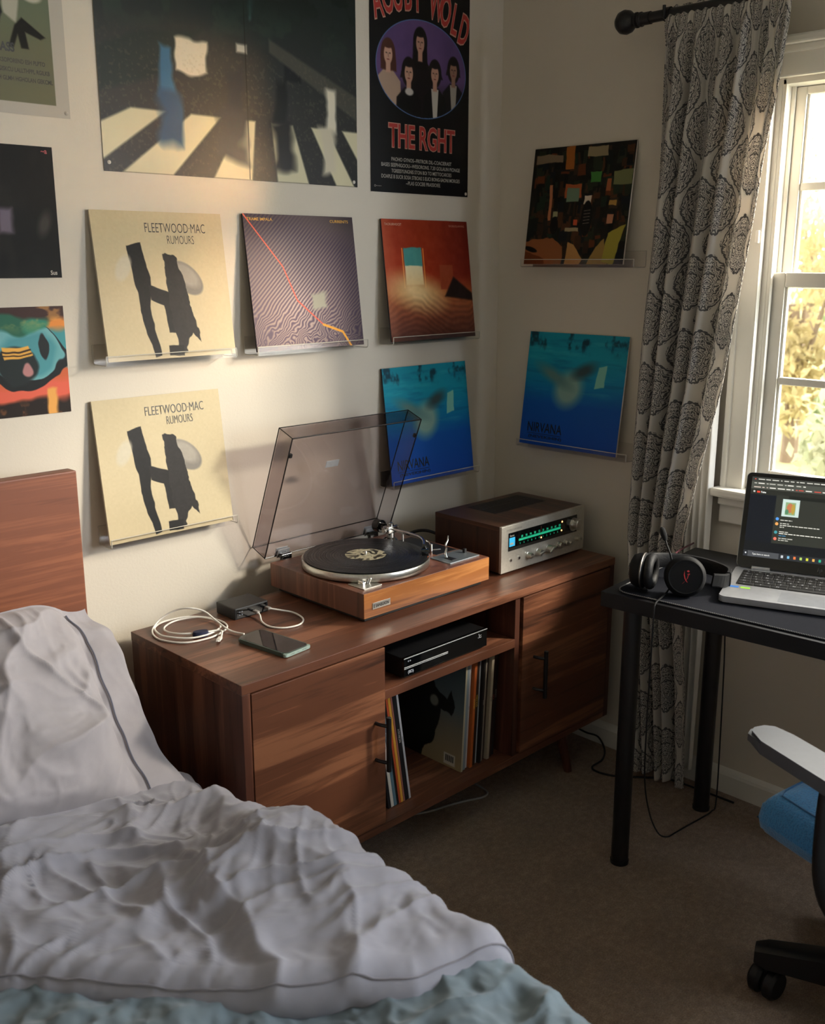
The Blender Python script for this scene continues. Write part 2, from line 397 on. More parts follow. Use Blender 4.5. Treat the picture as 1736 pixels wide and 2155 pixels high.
# ------------------------------------------------------------------ printed art (painted per point on a fine grid)
class Art:
    def __init__(s, w, h, n=260, bg='ffffff'):
        s.w, s.h = w, h; s.nx = n; s.ny = max(2, int(n*h/w)); u, v = np.meshgrid(np.linspace(0, 1, s.nx), np.linspace(0, 1, s.ny))
        s.u, s.v = u, v*h/w; s.H = h/w; s.a = np.zeros((s.ny, s.nx, 3)); s.a[:] = s.c(bg); s.px = 1/s.nx
    def c(s, c): return np.array([int(c[i:i+2], 16)/255 for i in (0, 2, 4)]) if isinstance(c, str) else np.array(c)
    def blend(s, m, col):
        col = s.c(col) if not (isinstance(col, np.ndarray) and col.ndim == 3) else col
        m = np.clip(m, 0, 1)[..., None]; s.a = s.a*(1-m)+col*m; return s
    def ell(s, cx, cy, rx, ry, col, rot=0, soft=0):
        t = math.radians(rot); x = (s.u-cx)*math.cos(t)+(s.v-cy)*math.sin(t); y = -(s.u-cx)*math.sin(t)+(s.v-cy)*math.cos(t)
        d = (np.sqrt((x/rx)**2+(y/ry)**2)-1)*min(rx, ry); return s.blend(.5-d/(soft or 1.2*s.px), col)
    def poly(s, pts, col, soft=0, warp=0, sc=8):
        u, v = s.u, s.v
        if warp: u = u+warp*(fbm(u*sc, v*sc, 3, 1)-.5); v = v+warp*(fbm(s.u*sc, s.v*sc, 3, 5)-.5)
        P = np.array(pts, float); n = len(P); dmin = np.full(u.shape, 9.); ins = np.zeros(u.shape, bool)
        for i in range(n):
            a, b = P[i], P[(i+1) % n]; e = b-a; w0 = u-a[0]; w1 = v-a[1]
            t = np.clip((w0*e[0]+w1*e[1])/max(1e-12, e@e), 0, 1); dmin = np.minimum(dmin, (w0-t*e[0])**2+(w1-t*e[1])**2)
            if abs(b[1]-a[1]) > 1e-12: ins ^= ((a[1] > v) != (b[1] > v)) & (u < (b[0]-a[0])*(v-a[1])/(b[1]-a[1])+a[0])
        d = np.where(ins, -1, 1)*np.sqrt(dmin); return s.blend(.5-d/(soft or 1.2*s.px), col)
    def rect(s, x0, y0, x1, y1, col, soft=0, **k): return s.poly([(x0, y0), (x1, y0), (x1, y1), (x0, y1)], col, soft, **k)
    def line(s, pts, w, col, soft=0):
        d = np.full(s.u.shape, 9.)
        for a, b in zip(pts, pts[1:]):
            a = np.array(a, float); b = np.array(b, float); e = b-a; t = np.clip(((s.u-a[0])*e[0]+(s.v-a[1])*e[1])/max(1e-12, e@e), 0, 1)
            d = np.minimum(d, np.hypot(s.u-a[0]-t*e[0], s.v-a[1]-t*e[1]))
        return s.blend(.5-(d-w/2)/(soft or 1.2*s.px), col)
    def vgrad(s, stops):
        t = s.v/s.H; xs = [p for p, _ in stops]; C = np.array([s.c(c) for _, c in stops])
        s.a = np.stack([np.interp(t, xs, C[:, k]) for k in range(3)], -1); return s
    def grain(s, amt, sc=60, sd=3): s.a = np.clip(s.a+amt*(fbm(s.u*sc, s.v*sc, 3, sd)-.5)[..., None], 0, 1); return s
    def mesh(s, y=0.0, bow=0.0, x0=0, z0=0):
        me = grid(s.nx, s.ny, lambda u, v: (x0+u*s.w, y-bow*np.sin(pi*u)*(1-v)*.6+0*u, z0+(1-v)*s.h))
        at = me.color_attributes.new(name='ink', type='FLOAT_COLOR', domain='POINT')
        L = np.where(s.a <= .04045, s.a/12.92, ((s.a+.055)/1.055)**2.4)
        at.data.foreach_set('color', np.concatenate([L, np.ones(L.shape[:2]+(1,))], -1).astype(np.float32).ravel()); return me
def ink_mat(name, rough, coat):
    t = NT(name); a = t.node('ShaderNodeAttribute'); a.attribute_name = 'ink'; t.l.new(a.outputs['Color'], t.b.inputs['Base Color'])
    t.b.inputs['Roughness'].default_value = rough; t.b.inputs['Specular IOR Level'].default_value = .22; t.b.inputs['Coat Weight'].default_value = coat; t.b.inputs['Coat Roughness'].default_value = .25
    t.bump(t.noise(t.coords(), 7, 2), .15, .01); return t.m
INK = ink_mat('printed_card', .58, .04); INKG = ink_mat('printed_gloss_paper', .42, .10); INKM = ink_mat('printed_matt', .6, 0)
CARD = mat('card_edge', 'b9ad98', .7); CARDW = mat('card_edge_white', 'd8d0c4', .7); CARDD = mat('card_edge_dark', '241b1d', .6)
_fm = {}
def flat(c, rough=.45):
    if c not in _fm: _fm[c] = mat('print_'+c, c, rough, var=.02)
    return _fm[c]
def TX(x, z, size, sx=1.0, y=-.0006, rot=0):
    """matrix placing text in a local XZ sheet facing -Y (x right, z up)"""
    return Matrix.Translation((x, y, z)) @ Matrix.Rotation(rot, 4, 'Y') @ Matrix(((sx*size, 0, 0, 0), (0, 0, -1, 0), (0, size, 0, 0), (0, 0, 0, 1)))
def words(seed, n, lo=3, hi=9):
    R = random.Random(seed); return ' '.join(''.join(R.choice('ABCDEGHIKLMNOPRSTU') for _ in range(R.randint(lo, hi))) for _ in range(n))
def print_obj(name, art, texts, back, ink, loc, rot, thick, label, cat, group=None, bow=0):
    """one printed sheet or sleeve: card body + printed face + lettering in a single mesh"""
    b = BM(); me = art.mesh(y=-thick-.0004, bow=bow); b.from_mesh(me); bpy.data.meshes.remove(me)
    mats = [ink, back]
    t = BM(); box(t, (0, -thick, 0), (art.w, 0, art.h), min(.0012, thick*.3) if thick > .002 else 0); merge(b, t, 1)
    for s, M, c, kw in texts:
        m = flat(c)
        if m not in mats: mats.append(m)
        yy = 0
        if isinstance(M, tuple):      # fit the words into the rectangle x0, x1, z0, z1
            t = BM(); text(t, s, Matrix.Identity(4), 0, **kw); xs = [v.co.x for v in t.verts]; ys = [v.co.y for v in t.verts]; t.free()
            sx = (M[1]-M[0])/(max(xs)-min(xs)); sz = (M[3]-M[2])/(max(ys)-min(ys)); yy = M[4] if len(M) > 4 else -.0006
            M = Matrix(((sx, 0, 0, M[0]-min(xs)*sx), (0, 0, -1, yy), (0, sz, 0, M[2]-min(ys)*sz), (0, 0, 0, 1)))
        text(b, s, Matrix.Translation((0, -thick-.0004, 0)) @ M, mats.index(m), **kw)
    me = bpy.data.meshes.new(name); b.to_mesh(me); b.free()
    for m in mats: me.materials.append(m)
    o = bpy.data.objects.new(name, me); COL.objects.link(o); o.location = loc; o.rotation_euler = rot
    return tag(o, label, cat, group)

# --- album sleeves (generic artwork in the colours of the originals)
def art_cream():
    A = Art(.322, .314, 280, 'c6b693'); A.a += .04*(fbm(A.u*2, A.v*2, 3)-.5)[..., None]
    A.poly([(.235, .22), (.335, .20), (.385, .44), (.36, .62), (.40, .96), (.345, .965), (.29, .68), (.26, .46)], '1c1a18', warp=.03)
    A.poly([(.36, .48), (.56, .54), (.53, .80), (.48, .80), (.46, .62), (.37, .58)], '24211f', warp=.02)
    A.ell(.19, .37, .05, .09, 'c9bfa8', 30, .02)
    A.ell(.66, .44, .15, .09, '827c74', 38, .01); A.ell(.67, .42, .11, .06, 'a39b8f', 38, .03)
    A.poly([(.50, .28), (.60, .30), (.64, .52), (.72, .86), (.66, .80), (.60, .93), (.55, .95), (.52, .70)], '2b2826', warp=.05, sc=12)
    A.rect(.46, .89, .58, .96, '201d1b', warp=.02)
    return A.grain(.03)
cream_txt = [('FLEETWOOD\u00b7MAC', (.124, .276, .270, .290), '2a2521', dict(off=-.006)), ('RUMOURS', (.176, .244, .246, .264), '2a2521', dict(off=-.01))]
def art_purple():
    A = Art(.338, .320, 420, '6b5470'); r = np.hypot((A.u-.45)*1.1, A.v-.62)
    base = np.clip(1.05-r*1.25, 0, 1)[..., None]; A.a = A.c('40363a')*(1-base)+A.c('d0b3a6')*base
    A.blend(ss(.0, .35, .35-r*.35)*.0, 'ffffff')
    w = A.u*.55+A.v*.62+.10*ss(.55, 1, A.v)*(fbm(A.u*9, A.v*9, 3)-.5)*2
    st = .5+.5*np.sin(w*2*pi*52); A.blend(st*.75*ss(.08, .3, A.v+.3*(1-A.u)), '3a2b45')
    A.line([(.0, .0), (.30, .36), (.40, .60), (.62, .78)], .010, 'e8654f'); A.line([(.62, .78), (.80, .84), (.88, .96)], .018, 'eda53a')
    A.rect(.54, .54, .68, .66, 'b0a995', soft=.03, warp=.06)
    return A
def art_red():
    A = Art(.331, .320, 300, '8c2a12'); A.vgrad([(0, '9c3314'), (.45, 'a83412'), (.6, 'b5632e'), (.8, '84442a'), (1, '4a261c')])
    A.blend(ss(.4, 1, A.u)*.55*(1-ss(.4, .7, A.v)), '500a05')
    A.rect(.22, .24, .42, .52, 'f3e4b8', soft=.012); A.rect(.22, .22, .42, .37, '4f9b96', soft=.01, warp=.03); A.line([(.20, .23), (.20, .54)], .012, 'f08a3c'); A.line([(.44, .23), (.44, .54)], .012, 'f08a3c')
    A.ell(.34, .58, .26, .12, 'f3cf94', 15, .16)
    A.rect(.62, .36, .78, .56, '9a4020', soft=.01); A.poly([(.66, .62), (.78, .46), (1, .60), (1, .66)], '1e0c06', soft=.02)
    g = .5+.5*np.sin((A.v*1.0+.12*np.sin(A.u*6)+.1*fbm(A.u*4, A.v*4, 3))*2*pi*20); A.blend(g*.30*ss(.55, .75, A.v), '3a160c')
    A.blend((1-ss(0, .16, A.u))*.25, 'd9967a'); return A.grain(.06, 20)
def art_blue(w, h):
    A = Art(w, h, 300, '0a6a9a'); A.vgrad([(0, '1690a6'), (.22, '1596ae'), (.45, '0b7cab'), (.62, '0f55a8'), (1, '1648a4')])
    n = fbm(A.u*4, A.v*26, 4, 2); A.blend(ss(.5, .8, n)*.30*(1-ss(.4, .6, A.v)), '0b4f78'); A.blend(ss(.56, .8, fbm(A.u*14, A.v*9, 4, 6))*(1-ss(.08, .2, A.v)), '17404f')
    A.blend(ss(.55, .85, fbm(A.u*3, A.v*22, 4, 9))*.25*(1-ss(.45, .6, A.v)), '56c3c8')
    # loose pale drifting shapes, a generic stand-in
    A.ell(.46, .46, .13, .15, '86a99e', 35, .09); A.ell(.30, .36, .17, .05, '5f8480', 25, .06); A.ell(.60, .30, .11, .05, '3d4f50', -25, .06)
    A.poly([(.74, .26), (.82, .24), (.80, .42), (.72, .44)], '7fc0b0', soft=.008, warp=.03); return A
blue_txt = lambda w: [('NIRVANA', (.026, .150, .038, .066), '06131f', dict(off=.012)), ('(NEVEKIHIN)', (.032, .152, .0185, .0295), '06131f', dict(off=.02)), ('-', (.026, .150, .0330, .0345), '06131f', {})]
def art_dark():
    A = Art(.333, .314, 320, '15130d'); R = random.Random(5); A.grain(.12, 10)
    cols = ['2a1d10', '0e1410', '3a2412', '1a2a1c', '4a2c16', '101418', '222a1a', '5c2e14', '0a0a08', '33281a']
    for i in range(260):
        x, y, w, h = R.random(), R.random(), R.uniform(.015, .09), R.uniform(.02, .13); A.rect(x, y, x+w, y+h, R.choice(cols), soft=.006, warp=.04)
    for x0, y0, x1, y1, c in ((.02, .06, .30, .12, '7c6a52'), (.33, .0, .42, .18, '9a5a22'), (.55, .02, .74, .10, '8f8060'), (.36, .30, .52, .42, 'a5552c'), (.38, .33, .50, .45, '6a8068'), (.60, .22, .70, .30, '3f7a34'),
                              (.82, .22, 1, .33, '71744a'), (.76, .28, .80, .38, 'a05a34'), (.56, .40, .63, .47, 'cfc0a8'), (.20, .30, .23, .58, 'b0704a'), (.80, .45, .87, .49, 'a8803c'), (.80, .55, .86, .62, 'b07858'),
                              (.47, .58, .51, .63, 'c0502c'), (.40, .65, .53, .68, 'a0906c'), (.25, .52, .30, .56, '9a9a70')): A.rect(x0, y0, x1, y1, c, warp=.03)
    A.poly([(0, .76), (.30, .73), (.40, .80), (.38, 1), (0, 1)], '8f5630', warp=.05); A.poly([(0, .84), (.20, .90), (.22, 1), (0, 1)], '6a3416', warp=.03); A.ell(.06, .82, .07, .02, '0c0806', 15)
    A.poly([(.44, .76), (.50, .78), (.60, .90), (.56, .97), (.42, .96)], 'b08048', warp=.03); A.poly([(.72, .80), (.80, .74), (.86, .96), (.62, .98)], '9a7a40', warp=.03)
    A.poly([(.83, .70), (.98, .64), (.95, .72), (.90, .95), (.80, .92)], 'a09438', warp=.03); A.ell(.60, .58, .055, .14, '0d0c0b', 0); A.ell(.28, .63, .04, .07, '080706', 0)
    for i in range(5): A.line([(.57, .52+.025*i), (.63, .515+.025*i)], .004, '8a8070')
    return A
LEAN = math.asin(.040/.316)
def lean_A(x0, z0): return ((x0, -.043, z0), (-LEAN, 0, 0))
def lean_B(y0, z0): return ((-.043, y0, z0), (-LEAN, 0, -pi/2))
def sleeve(art, tx, back, place, label, thick=.0055):
    return print_obj('record_sleeve', art, tx, back, INK, place[0], place[1], thick, label, 'record sleeve', 'record sleeves shown on the walls')
sleeve(art_cream(), cream_txt, CARD, lean_A(-1.305, 1.1905), 'cream sleeve with black shapes, in the upper row beside the purple sleeve')
A = art_purple(); sleeve(A, [('TRAME IMPALA', (.010, .084, .3045, .3115), 'e2a83c', dict(off=.01)), ('CURRENTS', (.262, .322, .3045, .3115), 'e2a83c', dict(off=.01))], CARDD, lean_A(-.921, 1.1885), 'purple striped sleeve with an orange streak, middle of the upper row')
A = art_red(); sleeve(A, [('TACKUIRHOCET', (.010, .072, .3035, .3095), 'd8a890', dict(off=.01)), ('SHOBUGLAWING', (.255, .318, .3035, .3090), 'b87860', dict(off=.01))], CARDD, lean_A(-.483, 1.1885), 'red and orange sleeve near the corner of the room')
sleeve(art_cream(), cream_txt, CARD, lean_A(-1.332, .7955), 'cream sleeve with black shapes, in the lower row above the bed side of the console')
A = art_blue(.333, .322); sleeve(A, blue_txt(.333), CARDD, lean_A(-.484, .7955), 'blue sleeve on the wall behind the open turntable lid')
A = art_dark(); sleeve(A, [], CARDW, lean_B(-.136, 1.3895), 'dark brown collage sleeve on the window wall, above the blue one')
A = art_blue(.340, .326); sleeve(A, blue_txt(.34), CARDW, lean_B(-.136, .8765), 'blue sleeve on the window wall, nearest the patterned curtain')
# --- clear ledges
def ledge(x0, x1, z, place, label):
    r = thing('record_ledge', label, 'record ledge', group='clear ledges holding the sleeves')
    L = x1-x0
    b = BM(); box(b, (0, -.0025, 0), (L, -.0002, .043)); box(b, (0, -.056, 0), (L, -.0025, .0025)); box(b, (0, -.0585, 0), (L, -.056, .021))
    e = BM(); p = [(0, -.0014, .043), (0, -.0014, .004), (0, -.005, .0012), (0, -.053, .0012), (0, -.0572, .004), (0, -.0572, .021)]
    for xx in (0, L): tube(e, [(xx, y, zz) for _, y, zz in p], .0011, 6)
    tube(e, [(0, -.0572, .021), (L, -.0572, .021)], .0010, 6); tube(e, [(0, -.0014, .043), (L, -.0014, .043)], .0007, 6)
    r.location = place[0]; r.rotation_euler = place[1]
    obj('channel', b, ACR, r, local=True); obj('polished_edge', e, ACRE, r, local=True)
for x0, x1, z, lb in ((-1.315, -.986, 1.183, 'clear ledge under the upper cream sleeve'), (-.925, -.577, 1.181, 'clear ledge under the purple sleeve'), (-.485, -.143, 1.181, 'clear ledge under the red sleeve'),
                      (-1.333, -1.003, .788, 'clear ledge under the lower cream sleeve'), (-.486, -.136, .788, 'clear ledge under the blue sleeve behind the lid')):
    ledge(x0, x1, z, ((x0, 0, z), (0, 0, 0)), lb)
for y0, y1, z, lb in ((-.132, -.508, 1.382, 'clear ledge under the dark collage sleeve'), (-.132, -.515, .869, 'clear ledge under the blue sleeve beside the curtain')):
    ledge(0, y0-y1, z, ((0, y0, z), (0, 0, -pi/2)), lb)

# --- posters
def pins(o, pts, col='d8d2c8'):
    for x, z in pts:
        b = BM(); lathe(b, [(0, 0), (.0042, .0), (.0042, .0012), (.002, .003), (.0, .0034)], 12, M=Matrix.Translation((x, -.001, z)) @ Matrix.Rotation(pi/2, 4, 'X'))
        obj('pushpin', b, flat(col), o, local=True, smooth=True)
def poster(art, tx, back, x0, z0, label, ink=INKG, tilt=0, group='posters on the wall'):
    return print_obj('poster', art, tx, back, ink, (x0, -.0012, z0), (0, tilt, 0), .0008, label, 'poster', group)
A = Art(.702, .705, 470, '1a211c')          # large street scene poster: generic blocks of the same colours
A.vgrad([(0, '16201b'), (.45, '1b2420'), (.62, '272b29'), (.80, '2c2c29'), (1, '222120')]); n = fbm(A.u*16, A.v*16, 5, 4)
A.blend(ss(.5, .75, n)*.6*(1-ss(.5, .62, A.v)), '34483a'); A.poly([(.48, 0), (.62, 0), (.575, .42), (.555, .50)], '4f8f93', soft=.02, warp=.05)
A.blend(ss(.48, .62, n)*(1-ss(.4, .58, A.v)), '101914'); A.poly([(0, .66), (.14, .60), (.36, .57), (.20, .72), (0, .78)], '1c2722', soft=.02)
A.rect(.26, .60, .385, .69, 'cfc8b4', soft=.012, warp=.05); A.rect(.68, .63, .75, .68, '16181a', soft=.01); A.rect(.49, .59, .53, .615, 'b3b2a8', soft=.01)
A.poly([(.62, .56), (1, .70), (1, .78), (.62, .60)], '48473f', soft=.01)
sp = ss(.60, .8, fbm(A.u*120, A.v*120, 2, 8))*.16*ss(.55, .7, A.v); A.blend(sp, '8d8464')
for (a, bb, c_, d, e) in ((.10, .22, -.30, -.05, 1.004), (.31, .42, .06, .235, 1.004), (.50, .555, .385, .535, 1.004), (.62, .71, .64, .775, 1.004), (.79, .86, .90, .985, 1.004), (.93, 1.1, 1.03, 1.2, .95)):
    A.poly([(a, .818), (bb, .818), (d, e), (c_, e)], 'cfc7a5', soft=.008)
for (cx, y0, y1, w, c1, c2) in ((.225, .63, .93, .065, '2e6488', '25496a'), (.475, .66, .94, .06, '23262b', '2b2c31'), (.665, .68, .95, .06, '141413', '1d1b19'), (.875, .70, .96, .06, 'd8d0ba', 'c9c0a8')):
    A.rect(cx-w/2, y0, cx+w/2, (y0+y1)/2, c1, soft=.02, warp=.06, sc=9); A.rect(cx-w*.7, (y0+y1)/2-.01, cx+w*.6, y1, c2, soft=.03, warp=.10, sc=7)
A.line([(.522, 0), (.526, 1)], .003, '15140f')
o = poster(A, [], CARD, -1.2595, 1.581, 'large street scene poster with dark trees and pale stripes along its bottom'); pins(o, [(.012, .018), (.69, .012)])
A = Art(.368, .58, 330, '0c0b0c')            # concert poster
A.grain(.02, 8); cx, cy = .508, .726; A.ell(cx, cy, .456, .328, '5577a8'); A.ell(cx, cy, .450, .322, '4d3a66')
m = ((A.u-cx)/.450)**2+((A.v-cy)/.322)**2 < 1; keep = A.a.copy()
A.blend(fbm(A.u*5, A.v*5, 4)*.6, '7a5b8c'); A.blend(ss(.75, .98, A.v), '1a1418')
def person(x, y, s, hair, skin, top, long, shirt=None):
    A.poly([(x-.17*s, y+.62*s), (x-.15*s, y+.22*s), (x-.05*s, y+.13*s), (x+.05*s, y+.13*s), (x+.15*s, y+.22*s), (x+.17*s, y+.62*s)], top, soft=.01)
    if shirt: A.poly([(x-.05*s, y+.14*s), (x+.05*s, y+.14*s), (x+.02*s, y+.55*s), (x-.01*s, y+.55*s)], shirt, soft=.006)
    A.ell(x, y, .088*s, .125*s, hair, 0, .008); A.poly([(x-.085*s, y), (x+.085*s, y), (x+.10*s, y+long*s), (x-.10*s, y+long*s)], hair, soft=.012, warp=.03)
    A.rect(x-.028*s, y+.05*s, x+.028*s, y+.16*s, skin, soft=.01); A.ell(x, y+.01*s, .052*s, .082*s, skin, 0, .008)
    A.ell(x, y-.07*s, .06*s, .030*s, hair, 0, .008)
    sh = tuple(np.array(A.c(skin))*.45)
    for d in (-.021, .021): A.ell(x+d*s, y, .011*s, .006*s, sh, 0, .004)
    A.line([(x, y+.005*s), (x+.004*s, y+.03*s)], .008*s, tuple(np.array(A.c(skin))*.7), .006); A.ell(x, y+.052*s, .016*s, .005*s, '7a3a34', 0, .004)
person(.484, .545, .80, '120d0c', 'b98c78', '150f12', .22); person(.17, .655, .78, '4b2a20', 'c09682', 'a98f7c', .15)
person(.83, .69, .74, '17100f', '8f6a58', '120f10', .06, '9c9488'); person(.635, .735, .76, '120e0d', 'b58a76', '0b0a0b', .04, 'b9b3a8'); person(.37, .755, .80, '1a1210', 'bd937e', '0e0c0d', .06); A.ell(.375, .885, .042, .025, 'b9b4ae', 0, .01)
A.a = np.where(m[..., None], A.a, keep)
tx = []
for s_, col, off, y in (('back', 'b98a78', .045, -.0006), ('front', 'a92b25', .012, -.0010)):
    L = 'AOUBY WOLD'
    for i, ch in enumerate(L):
        if ch == ' ': continue
        q = (i-4.5)/4.5; tx.append((ch, TX(.184+q*.150, .452-.044*q*q-.012*q, .108, .46, y, rot=q*.30), col, dict(off=off, align='CENTER')))
    g_ = .0022 if s_ == 'back' else 0; tx.append(('THE RGHT', (.063-g_, .312+g_, .113-g_, .172+g_, y), col, dict(off=off, align='CENTER')))
for i, (s_, sz) in enumerate((('PAOHO GYNOS--FRITROR DIL-COACIERAST', .0150), ('BASES SEEPHIGOOU--WESORONS. 7.20 GOLAUN PIONGE', .0150), ('TGREESYUNGNIS STON BOI TO METTOCAROES', .0150), ('DOAPLE B SUCR SOSA STBOAS S EUCI BONG-SAONI MORGES', .0150), ('--PLAS GOCEIE PRASSIOIEE', .0150))):
    xa, xb = ((.072, .300), (.036, .334), (.072, .300), (.036, .334), (.125, .256))[i]; tx.append((s_, (xa, xb, .079-.0145*i, .0885-.0145*i), 'aaa59b', dict(off=.01)))
tx.append(('o-----', TX(.01, .012, .012), '9a958c', {}))
o = poster(A, tx, CARDD, -.5105, 1.574, 'black concert poster with red lettering and five people in an oval'); pins(o, [(.360, .008), (.008, .575), (.36, .575)])
A = Art(.50, .64, 330, '6d7660'); A.vgrad([(0, '8f1014'), (.6, '8f1014'), (.63, '5e6f5a'), (.8, '706a4e'), (1, '6a6850')])
A.poly([(0, 0), (1, 0), (1, .81), (.45, .72), (0, .66)], '8e0d12'); A.poly([(0, .66), (.45, .72), (1, .81), (1, 1.28), (0, 1.28)], '67705a'); A.blend(ss(.85, 1.1, A.v)*.7, '6f694f')
A.poly([(.45, .60), (.66, .66), (.64, .92), (.56, 1.0), (.48, .95)], 'b9b6a6', soft=.01, warp=.05); A.poly([(.66, .62), (.72, .66), (.76, .92), (.72, 1.0), (.66, .97), (.63, .85)], '17151a', soft=.008, warp=.03)
A.poly([(.72, .60), (.77, .68), (.78, .76), (.74, .76)], '7c1612', soft=.008, warp=.03); A.poly([(.74, .72), (.78, .76), (.84, .86), (.82, .95), (.77, .92)], 'b0ab9a', soft=.01, warp=.05)
A.ell(.87, .835, .05, .035, 'bdb8a4', 15, .01); A.ell(.83, .82, .022, .03, '14120f', 20, .006); A.poly([(.80, .96), (.83, .93), (.92, .99), (.90, 1.0), (.84, .98), (.85, 1.04), (.82, 1.04), (.81, .99), (.79, 1.04), (.77, 1.04)], '17150f', soft=.006)
A.blend(((A.u < .03) | (A.u > .945) | (A.v > 1.28-.045) | (A.v < .03)).astype(float), 'b5aea2')
o = poster(A, [('& YA BASS', TX(.315, .112, .022, .8), '2a261c', dict(off=.03)), (words(3, 7), TX(.455, .092, .011, .75), '2f2b20', dict(align='RIGHT', off=.02)), (words(4, 8), TX(.463, .076, .011, .75), '2f2b20', dict(align='RIGHT', off=.02)), (words(5, 8), TX(.468, .060, .011, .75), '2f2b20', dict(align='RIGHT', off=.02))], CARDW, -1.826, 1.676, 'red and grey-green poster with a white border at the left edge', INKM); pins(o, [(.492, .010)], 'b5aea2')
A = Art(.40, .253, 260, '0d0c0c'); A.blend(ss(.5, .9, fbm(A.u*3, A.v*3, 4))*.5, '2a2826'); A.rect(.70, .30, .765, .42, '6c6270', soft=.025, warp=.03); A.ell(.93, .37, .03, .06, '3b3833', 20, .03); A.blend(ss(.55, .8, fbm(A.u*6, A.v*2, 4, 3))*.35*ss(.7, .8, A.u), '3c3630')
o = poster(A, [('Sus', TX(.376, .006, .012, .9), 'b9b0a0', dict(off=.02)), ('~a', TX(.376, .240, .014, .9), 'a02018', dict(off=.02))], CARDD, -1.771, 1.366, 'small black poster with a faint grey shape, at the left edge', INKM)
A = Art(.30, .219, 260, 'c8603a'); R = random.Random(3)
wu = A.u+.12*(fbm(A.u*4, A.v*4, 3, 2)-.5); wv = A.v+.12*(fbm(A.u*4, A.v*4, 3, 7)-.5); A.u0, A.v0 = A.u, A.v; A.u, A.v = wu, wv
A.rect(-1, -1, 2, .16, 'e08a3a', .05); A.rect(.5, -.1, 1.2, .10, '3a2018', .03); A.rect(.85, .15, 1.2, .42, '3f8f95', .03); A.rect(-1, .50, 2, .62, 'd8604a', .05); A.rect(-1, .62, 2, 1, '201510', .04)
A.ell(.72, .33, .27, .22, '16181a'); A.ell(.72, .30, .24, .19, '6fa9ad'); A.ell(.74, .31, .20, .15, '4a8f96', 0, .04); A.ell(.62, .12, .13, .06, '24604a', 0, .02); A.ell(.78, .11, .10, .05, '2f7f66', 0, .02)
A.ell(.66, .38, .13, .13, '1d2424', 0, .02); A.poly([(.55, .28), (.74, .24), (.76, .31), (.58, .36)], 'e2a84a'); A.line([(.56, .31), (.75, .27)], .012, '2a1a10'); A.line([(.57, .335), (.75, .295)], .010, '2a1a10'); A.ell(.72, .42, .035, .05, 'b07a78', 10, .01); A.ell(.84, .26, .03, .08, '1a1d1e', -10); A.rect(.86, .56, .93, .8, 'e0a050', .02)
A.u, A.v = A.u0, A.v0; A.blend(ss(.55, .7, fbm(A.u*7, A.v*12, 4, 9))*.5*(1-ss(.05, .2, A.v)), 'f2b25a'); A.blend(ss(.6, .75, fbm(A.u*20, A.v*20, 3, 9))*.4*ss(.6, .7, A.v), 'b8743a')
o = poster(A, [], CARDW, -1.6745, 1.0905, 'small colourful abstract print above the headboard', INK)
# ------------------------------------------------------------------ media console
CX0, CX1, CY0, CY1, CT = -1.318, -.066, -.503, -.085, .603
con = thing('media_console', 'long walnut media console with two doors and an open middle, under the record sleeves', 'media console', ((CX0+CX1)/2, (CY0+CY1)/2, 0))
b = BM(); box(b, (CX0, CY0, CT-.021), (CX1, CY1, CT), .0012); obj('top', b, WALN, con)
for a in (CX0+.001, CX1-.020):
    b = BM(); box(b, (a, CY0+.001, .131), (a+.019, CY1, CT-.0215), .0008); obj('side_panel', b, WALN_V, con)
b = BM(); box(b, (CX0+.0205, CY0+.002, .130), (CX1-.0205, CY1, .149), .001); obj('bottom', b, WALN, con)
b = BM(); box(b, (CX0+.0205, CY1-.006, .1495), (CX1-.0205, CY1-.0005, CT-.022)); obj('back_panel', b, WALN, con)
for a in (-.957, -.487):
    b = BM(); box(b, (a, CY0+.022 if a < -.9 else CY0+.006, .1495), (a+.018, CY1-.0065, CT-.022), .0008); obj('divider', b, WALN_V, con)
b = BM(); box(b, (-.938, CY0+.004, .452), (-.488, CY1-.007, .474), .0012); obj('shelf', b, WALN, con)
for x0, x1, hx in ((CX0+.0225, -.9395, -.957), (-.462, CX1-.0225, -.402)):
    b = BM(); box(b, (x0, CY0, .152), (x1, CY0+.018, CT-.0245), .001); d = obj('door', b, WALN_D, con)
    b = BM(); hy = CY0-.030; cyl(b, (hx, hy, .298), (hx, hy, .428), .0058, n=16, bev=.0008)
    for z in (.319, .407): tube(b, smooth_path([(hx-.012, CY0+.001, z+.001), (hx-.011, CY0-.010, z+.001), (hx-.004, hy+.006, z), (hx, hy, z)], 4), .0042, 8)
    obj('handle', b, BLKM, d, smooth=True)
for x in (-1.20, -.235):
    for y in (-.46, -.13):
        b = BM(); cyl(b, (x+(.02 if x > -.5 else -.02), y-(.02 if y < -.3 else -.02), 0), (x, y, .1295), .0115, .018, n=20); obj('leg', b, WALN_V, con, smooth=True)

